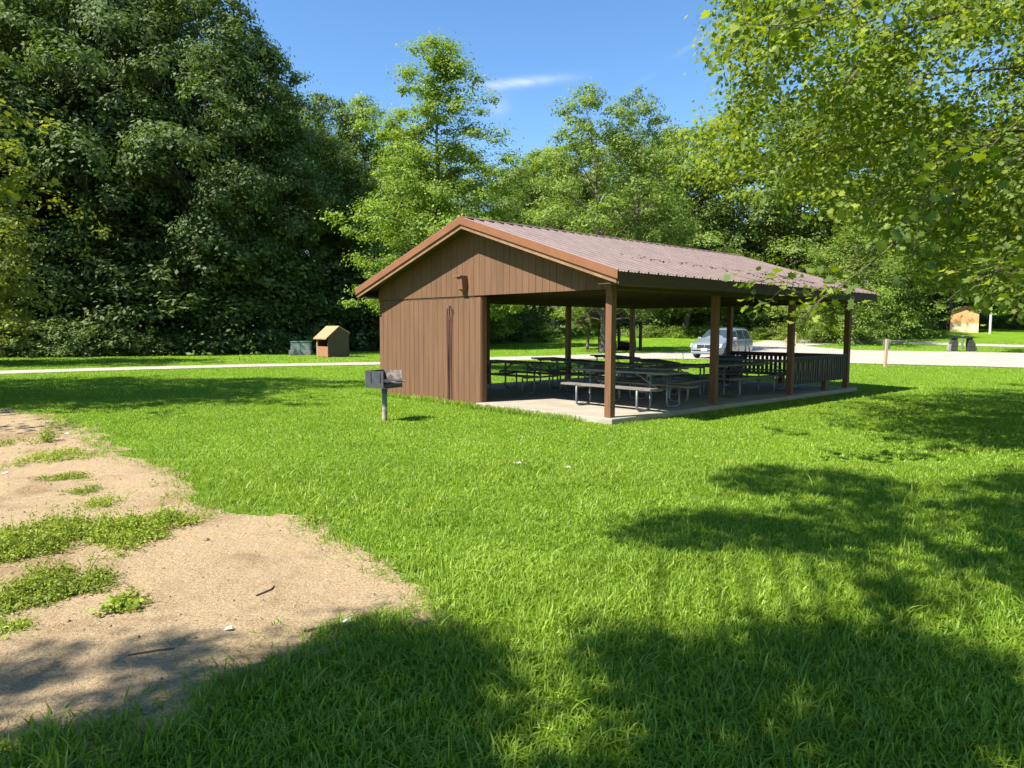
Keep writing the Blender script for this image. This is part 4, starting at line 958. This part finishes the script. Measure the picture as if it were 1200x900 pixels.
# ------------------------------------------------------------------ grass
slabP = [np.array([PX, PY]) + UD * u + VD * v for u, v in ((-.14, -.14), (3 * L + .22, -.14), (3 * L + .22, W + .2), (-.06, W + .2), (-.06, 3.6), (-.14, 3.6))]
def scatter(y0, y1, n, pad=1.5):
    y = np.sqrt(rng.uniform(y0 * y0, y1 * y1, n)); x = rng.uniform(-1, 1, n) * (y * .74 + pad)
    P = np.stack([x, y], 1)
    k = ~inside(P, slabP)
    for e_ in excl: k &= ~inside(P, e_)
    if y0 < 14:
        w_ = P + (np.stack([vnoise(P[:, 0] * 6, P[:, 1] * 6), vnoise(P[:, 0] * 6 + 31, P[:, 1] * 6 + 7)], 1) - .5) * .5 + rng.normal(0, .05, P.shape)
        k &= ~(inside(w_, DIRT) | (inside(P, DIRT) & (rng.random(n) < .85)))
    return P[k]
def blades(P, hmin, hmax, w, seg, lean=.55, zoff=0):
    n = len(P); a = rng.uniform(0, 2 * math.pi, n)
    hv = vnoise(P[:, 0] * 1.1 + 9, P[:, 1] * 1.1) * .5 + vnoise(P[:, 0] * 4.3, P[:, 1] * 4.3 + 3) * .5
    h = (hmin + (hmax - hmin) * np.clip(hv + rng.normal(0, .22, n), 0, 1.3))
    ln = rng.gamma(2.2, lean / 2.2, n); d = np.stack([np.cos(a), np.sin(a)], 1); s = np.stack([-d[:, 1], d[:, 0]], 1)
    tw = rng.uniform(-.8, .8, n); s = s * np.cos(tw)[:, None] + d * np.sin(tw)[:, None]
    ww = w * rng.uniform(.6, 1.4, n); z = G(P[:, 0], P[:, 1]) + zoff
    L_ = []
    for k in range(seg + 1):
        t = k / seg; off = d * (h * ln * t ** 1.7)[:, None]; zz = z - .01 + h * (t - .42 * np.minimum(ln, 1.3) * t ** 2.4)
        c = np.concatenate([P + off, zz[:, None]], 1)
        if k == seg: L_.append(c[:, None])
        else:
            wd = (ww * (1 - .35 * t) * .5)[:, None]; l = c.copy(); l[:, :2] -= s * wd; q = c.copy(); q[:, :2] += s * wd
            L_ += [l[:, None], q[:, None]]
    V_ = np.concatenate(L_, 1); k = V_.shape[1]; base = (np.arange(n) * k)[:, None]
    Q = [base + np.array([[2 * i, 2 * i + 1, 2 * i + 3, 2 * i + 2]]) for i in range(seg - 1)]
    Tt = base + np.array([[2 * (seg - 1), 2 * (seg - 1) + 1, k - 1]])
    return V_.reshape(-1, 3), (np.concatenate(Q) if Q else np.zeros((0, 4), int)), Tt
def lawn(specs, name, m, label, zoff=0):
    Vs, Qs, Ts, n = [], [], [], 0
    for P, args in specs:
        v, q, t = blades(P, *args, zoff=zoff); Vs.append(v); Qs.append(q + n); Ts.append(t + n); n += len(v)
    o = link(name, fast_mesh(name, np.concatenate(Vs), [np.concatenate(Qs).reshape(-1, 4), np.concatenate(Ts)], m)); tag(o, label, 'grass', kind='stuff'); return o
lawn([(scatter(1.9, 5.2, 120000), (.045, .12, .0075, 3, .8)), (scatter(5.2, 9, 150000), (.035, .085, .0082, 2, .75)), (scatter(9, 17, 200000, 2), (.035, .07, .011, 2, .7)),
      (scatter(17, 34, 130000, 3), (.05, .09, .022, 1, .6)), (scatter(34, 75, 70000, 3), (.06, .12, .05, 1, .5))], 'lawn_grass', M['grass'], 'bright green mown lawn grass growing all round the shelter')
P = scatter(2.0, 8.5, 2600); lawn([(P, (.10, .20, .010, 4, 1.0))], 'long_grass', M['grass'], 'longer arching grass blades in the foreground lawn')
uu = rng.uniform(-.42, -.13, 2600); vv = rng.uniform(.55, W + .4, 2600); uu = np.where(vv > 3.6, uu + .12, uu)
P = np.array([PX, PY]) + UD * uu[:, None] + VD * vv[:, None]; lawn([(P, (.10, .19, .012, 2, .5))], 'edge_grass', M['grass'], 'taller grass growing against the front edge of the shelter slab')
# straw and weedy fringe on the dirt edge
k = rng.integers(0, len(DIRT), 16000); P = DIRT[k] + rng.normal(0, 1, (16000, 2)) * (.03 + .26 * vnoise(DIRT[k][:, 0] * 2.2, DIRT[k][:, 1] * 2.2 + 8) ** 2)[:, None]; P = P[(P[:, 1] > 1.5)]
lawn([(P, (.02, .085, .007, 2, 1.1))], 'edge_grass', M['grass'], 'short ragged grass fringe along the edge of the bare soil')
P = np.concatenate([DIRT[rng.integers(0, len(DIRT), 3500)] + rng.normal(0, .16, (3500, 2)), scatter(2, 12, 5200)]); lawn([(P, (.03, .09, .005, 2, 1.6))], 'dry_grass', M['drygrass'], 'thin dry straw coloured blades mixed through the lawn and soil edge')

# pebbles, twigs, scraps
n = 4200; P = rng.uniform(DIRT.min(0), DIRT.max(0), (n * 3, 2)); P = P[inside(P, DIRT)][:n]; mbp = MB()
for p in P:
    s = rng.gamma(1.6, .0032) + .002; z = -.094
    q = [(p[0] + s * math.cos(a) * rng.uniform(.7, 1.3), p[1] + s * math.sin(a) * rng.uniform(.7, 1.3)) for a in (0, 1.3, 2.5, 3.8, 5)]
    mbp.add([(x, y, z - .002) for x, y in q] + [(p[0] + s * .2, p[1], z + s * .8)], [(i, (i + 1) % 5, 5) for i in range(5)])
o = mbp.build('soil_crumbs', M['pebble']); tag(o, 'small crumbs and pebbles scattered over the bare sandy soil', 'pebbles', kind='stuff')
for (a, b_, lab) in (((356, 742), (398, 733), 'thin dry twig lying on bare soil near its right edge'), ((300, 700), (322, 688), 'short dry twig lying in the middle of the bare soil'), ((150, 770), (205, 762), 'long dry twig lying on the bare soil near the bottom left')):
    A_, B_ = at(*a), at(*b_); b = MB(); m_ = (A_ + B_) / 2 + np.array([.03, .02, .012]); b.tube([A_ + (0, 0, .012), m_, B_ + (0, 0, .012)], [.005, .006, .003], 5)
    o = b.build('twig', M['twig']); tag(o, lab, 'twig', 'twigs on the soil')
for px, py, s, lab in ((78, 509, .035, 'white scrap of litter at the far right of the bare soil'), (6, 556, .03, 'white scrap of litter at the left edge of the bare soil'), (268, 740, .022, 'white scrap on the bare soil left of the twig'), (407, 731, .03, 'white scrap on the bare soil by the shaded grass'),
                        (606, 544, .05, 'white scrap lying on the sunny lawn'), (664, 549, .05, 'white scrap lying on the lawn right of the other')):
    a = at(px, py); b = MB(); b.add([(a[0] - s, a[1] - s * .5, a[2] + .012), (a[0] + s, a[1] - s * .6, a[2] + .02), (a[0] + s * .7, a[1] + s * .6, a[2] + .03), (a[0] - s * .8, a[1] + s * .5, a[2] + .016)], [(0, 1, 2, 3)])
    b.prism([(a[0] - s, a[1] - s * .5, a[2] + .012), (a[0] + s, a[1] - s * .6, a[2] + .02), (a[0] + s * .7, a[1] + s * .6, a[2] + .03)], (0, 0, .004)) if False else None
    o = b.build('scrap', M['scrap']); tag(o, lab, 'scrap')
    md = o.modifiers.new('s', 'SOLIDIFY'); md.thickness = .003

# weeds on the soil: ellipse in the photo -> clump on the ground
def weed(px, py, rx, ry, n, h, size, label, seed, mname='weed', shape=OVAL):
    c = at(px, py); a = at(px + rx, py); f = at(px, py - ry); nr = at(px, py + ry); wx = abs(a[0] - c[0]); wy = abs(f[1] - nr[1]) / 2
    r = np.random.default_rng(seed); h = h * .72
    Cc = []; b = MB(); ns = max(10, n // 12)
    for i in range(ns):
        q = np.sqrt(r.random()) * r.uniform(.8, 1.12); th = r.uniform(0, 6.28); lob = .74 + .24 * math.sin(3 * th + seed) + .16 * math.sin(7 * th + 2 * seed)
        x, y = wx * q * math.cos(th) * lob, wy * q * math.sin(th) * lob
        if n > 1500 and vnoise(x * 9 + seed * 7, y * 9 + 3) < .24: continue
        hh = h * (2.6 if r.random() < .09 else 1) * r.uniform(.35, 1.15) * (1 - .6 * min(1, q * q)) * (.5 + vnoise(x * 6 + seed, y * 6)); x2, y2 = x + r.normal(0, .045), y + r.normal(0, .045)
        b.tube([(x * .92, y * .92, 0), (x2, y2, hh)], [.003, .0018], 4, cap=False)
        for t in (.35, .7, 1.0): Cc.append((x * .92 + (x2 - x * .92) * t, y * .92 + (y2 - y * .92) * t, hh * t + .006))
    Cc = np.array(Cc); per = max(2, n // len(Cc)); V_, F_ = leaves(Cc, np.full(len(Cc), .06), per, size * .7, shape, r, flat=.4, up=.7, jit=.6)
    V_[:, 2] = np.maximum(V_[:, 2], .001)
    sv = np.array(b.v); sf = np.array(b.f)
    e_ = link('weed_clump', fast_mesh('weed_clump', np.concatenate([V_, sv]), [F_, sf + len(V_)] if F_.shape[1] != 4 else [np.concatenate([F_, sf + len(V_)])], M[mname]))
    e_.location = (c[0], (f[1] + nr[1]) / 2, -.094); tag(e_, label, 'weed', 'weed clumps on the bare soil')
weed(60, 538, 48, 13, 2600, .10, .035, 'bushy weed clump in the farther part of the bare soil', 1)
weed(56, 518, 13, 6, 420, .36, .05, 'upright weed standing above the farther weed clump', 2)
weed(76, 561, 40, 6, 1300, .045, .03, 'thin flat weed patch below the upright weed', 3)
weed(98, 577, 22, 6, 700, .05, .03, 'small weed tuft in the middle of the soil', 4)
weed(152, 628, 72, 27, 8500, .13, .036, 'largest round weed clump, nearest the middle of the bare soil', 5)
weed(40, 640, 75, 34, 9000, .14, .036, 'thick weed clump at the left edge beside the largest clump', 6)
weed(55, 695, 72, 30, 7000, .11, .034, 'thick weed clump at the left edge, nearest the bottom', 7)
weed(145, 712, 22, 10, 420, .10, .05, 'small leafy weed with spread leaves right of the nearest clump', 8, shape=LOBE)
weed(6, 522, 10, 6, 300, .12, .04, 'small weed at the far left edge of the soil', 9)
weed(366, 614, 11, 5, 260, .08, .045, 'small weed at the right edge of the soil by the lawn', 10)
weed(118, 592, 26, 8, 700, .07, .032, 'sparse weed tuft just behind the largest clump', 12)
weed(10, 738, 34, 10, 500, .05, .03, 'thin straggling weed below the nearest clump at the left', 13)

# ------------------------------------------------------------------ sun, sky, camera
w = bpy.data.worlds.new('World'); sc.world = w; w.use_nodes = True; nt = w.node_tree; nt.nodes.clear()
sky = N(nt, 'ShaderNodeTexSky'); sky.sky_type = 'NISHITA'; sky.sun_disc = False; sky.sun_elevation = SUN_EL; sky.sun_rotation = math.atan2(-SUN[0], -SUN[1])
sky.altitude = 150; sky.air_density = 1.0; sky.dust_density = .1; sky.ozone_density = 3.0
tc = N(nt, 'ShaderNodeTexCoord')
def cloud(px, py, wu, wv, ax, sc_n, thr, dens):
    d = unit(ray(px, py, 1.0) - np.array([0, 0, CAMH])); u = unit(np.cross(d, [0, 0, 1])); v = np.cross(u, d)
    u2 = u * math.cos(ax) + v * math.sin(ax); v2 = -u * math.sin(ax) + v * math.cos(ax)
    outs = []
    for vec, wd in ((u2, wu), (v2, wv)):
        n = N(nt, 'ShaderNodeVectorMath', operation='DOT_PRODUCT'); lk(nt, tc.outputs['Generated'], n.inputs[0]); n.inputs[1].default_value = tuple(vec / wd)
        q = N(nt, 'ShaderNodeMath', operation='MULTIPLY'); lk(nt, n.outputs['Value'], q.inputs[0]); lk(nt, n.outputs['Value'], q.inputs[1]); outs.append(q.outputs[0])
    s = N(nt, 'ShaderNodeMath', operation='ADD'); lk(nt, outs[0], s.inputs[0]); lk(nt, outs[1], s.inputs[1])
    ng = N(nt, 'ShaderNodeMath', operation='MULTIPLY'); lk(nt, s.outputs[0], ng.inputs[0]); ng.inputs[1].default_value = -1
    ex_ = N(nt, 'ShaderNodeMath', operation='EXPONENT'); lk(nt, ng.outputs[0], ex_.inputs[0])
    # only the half of the sky ahead
    f = N(nt, 'ShaderNodeVectorMath', operation='DOT_PRODUCT'); lk(nt, tc.outputs['Generated'], f.inputs[0]); f.inputs[1].default_value = tuple(d)
    g_ = N(nt, 'ShaderNodeMath', operation='GREATER_THAN'); lk(nt, f.outputs['Value'], g_.inputs[0]); g_.inputs[1].default_value = .5
    mp = N(nt, 'ShaderNodeMapping'); mp.inputs['Scale'].default_value = (sc_n * .35, sc_n, sc_n * 1.6); mp.inputs['Rotation'].default_value = (0, ax, 0)
    lk(nt, tc.outputs['Generated'], mp.inputs['Vector'])
    nz = N(nt, 'ShaderNodeTexNoise'); nz.inputs['Scale'].default_value = 1; nz.inputs['Detail'].default_value = 9; nz.inputs['Roughness'].default_value = .62; nz.inputs['Distortion'].default_value = .6
    lk(nt, mp.outputs['Vector'], nz.inputs['Vector'])
    mr = N(nt, 'ShaderNodeMapRange'); mr.inputs['From Min'].default_value = thr; mr.inputs['From Max'].default_value = thr + .4; lk(nt, nz.outputs['Fac'], mr.inputs['Value'])
    a = N(nt, 'ShaderNodeMath', operation='MULTIPLY'); lk(nt, ex_.outputs[0], a.inputs[0]); lk(nt, mr.outputs['Result'], a.inputs[1])
    b_ = N(nt, 'ShaderNodeMath', operation='MULTIPLY'); lk(nt, a.outputs[0], b_.inputs[0]); lk(nt, g_.outputs[0], b_.inputs[1])
    c_ = N(nt, 'ShaderNodeMath', operation='MULTIPLY'); lk(nt, b_.outputs[0], c_.inputs[0]); c_.inputs[1].default_value = dens; c_.use_clamp = True
    return c_.outputs[0]
cl = [cloud(606, 97, .055, .0055, .10, 24, .34, 1.25), cloud(584, 124, .015, .013, .3, 24, .42, .5), cloud(812, 50, .10, .004, .55, 14, .45, .35)]
s1 = N(nt, 'ShaderNodeMath', operation='ADD'); lk(nt, cl[0], s1.inputs[0]); lk(nt, cl[1], s1.inputs[1])
s2 = N(nt, 'ShaderNodeMath', operation='ADD'); lk(nt, s1.outputs[0], s2.inputs[0]); lk(nt, cl[2], s2.inputs[1]); s2.use_clamp = True
mx = N(nt, 'ShaderNodeMix', data_type='RGBA'); lk(nt, s2.outputs[0], mx.inputs['Factor']); hsv = N(nt, 'ShaderNodeHueSaturation'); hsv.inputs['Saturation'].default_value = 1.17; hsv.inputs['Value'].default_value = 1.36; lk(nt, sky.outputs['Color'], hsv.inputs['Color']); lk(nt, hsv.outputs['Color'], mx.inputs[6]); mx.inputs[7].default_value = (5.6, 6.3, 7.2, 1)
bg = N(nt, 'ShaderNodeBackground'); bg.inputs['Strength'].default_value = .07; lk(nt, mx.outputs[2], bg.inputs['Color'])
wo = N(nt, 'ShaderNodeOutputWorld'); lk(nt, bg.outputs[0], wo.inputs['Surface'])

sun = bpy.data.lights.new('sun', 'SUN'); sun.energy = 5.0; sun.angle = R(.55); sun.color = (1, .95, .86)
so = bpy.data.objects.new('sun', sun); col.objects.link(so)
dv_ = Vector((SUN[0] * math.cos(SUN_EL), SUN[1] * math.cos(SUN_EL), -math.sin(SUN_EL))); so.rotation_euler = dv_.to_track_quat('-Z', 'Y').to_euler(); so.location = (-30, -20, 40)

cam = bpy.data.cameras.new('camera'); cam.sensor_width = 36; cam.lens = F / 1200 * 36; cam.clip_end = 1500; cam.clip_start = .05
co = bpy.data.objects.new('camera', cam); col.objects.link(co)
co.matrix_world = Matrix.Translation((0, 0, CAMH)) @ Matrix.Rotation(math.pi / 2 - PITCH, 4, 'X') @ Matrix.Rotation(ROLL, 4, 'Z')
sc.camera = co
sc.view_settings.view_transform = 'Standard'; sc.view_settings.look = 'None'; sc.view_settings.exposure = 1.3; sc.view_settings.gamma = 1; sc.view_settings.use_curve_mapping = False
sc.render.engine = 'CYCLES'; c = sc.cycles
c.max_bounces = 6; c.diffuse_bounces = 3; c.glossy_bounces = 3; c.transmission_bounces = 4; c.transparent_max_bounces = 4
c.use_denoising = True; c.use_adaptive_sampling = True; c.adaptive_threshold = .02
sc.render.film_transparent = False
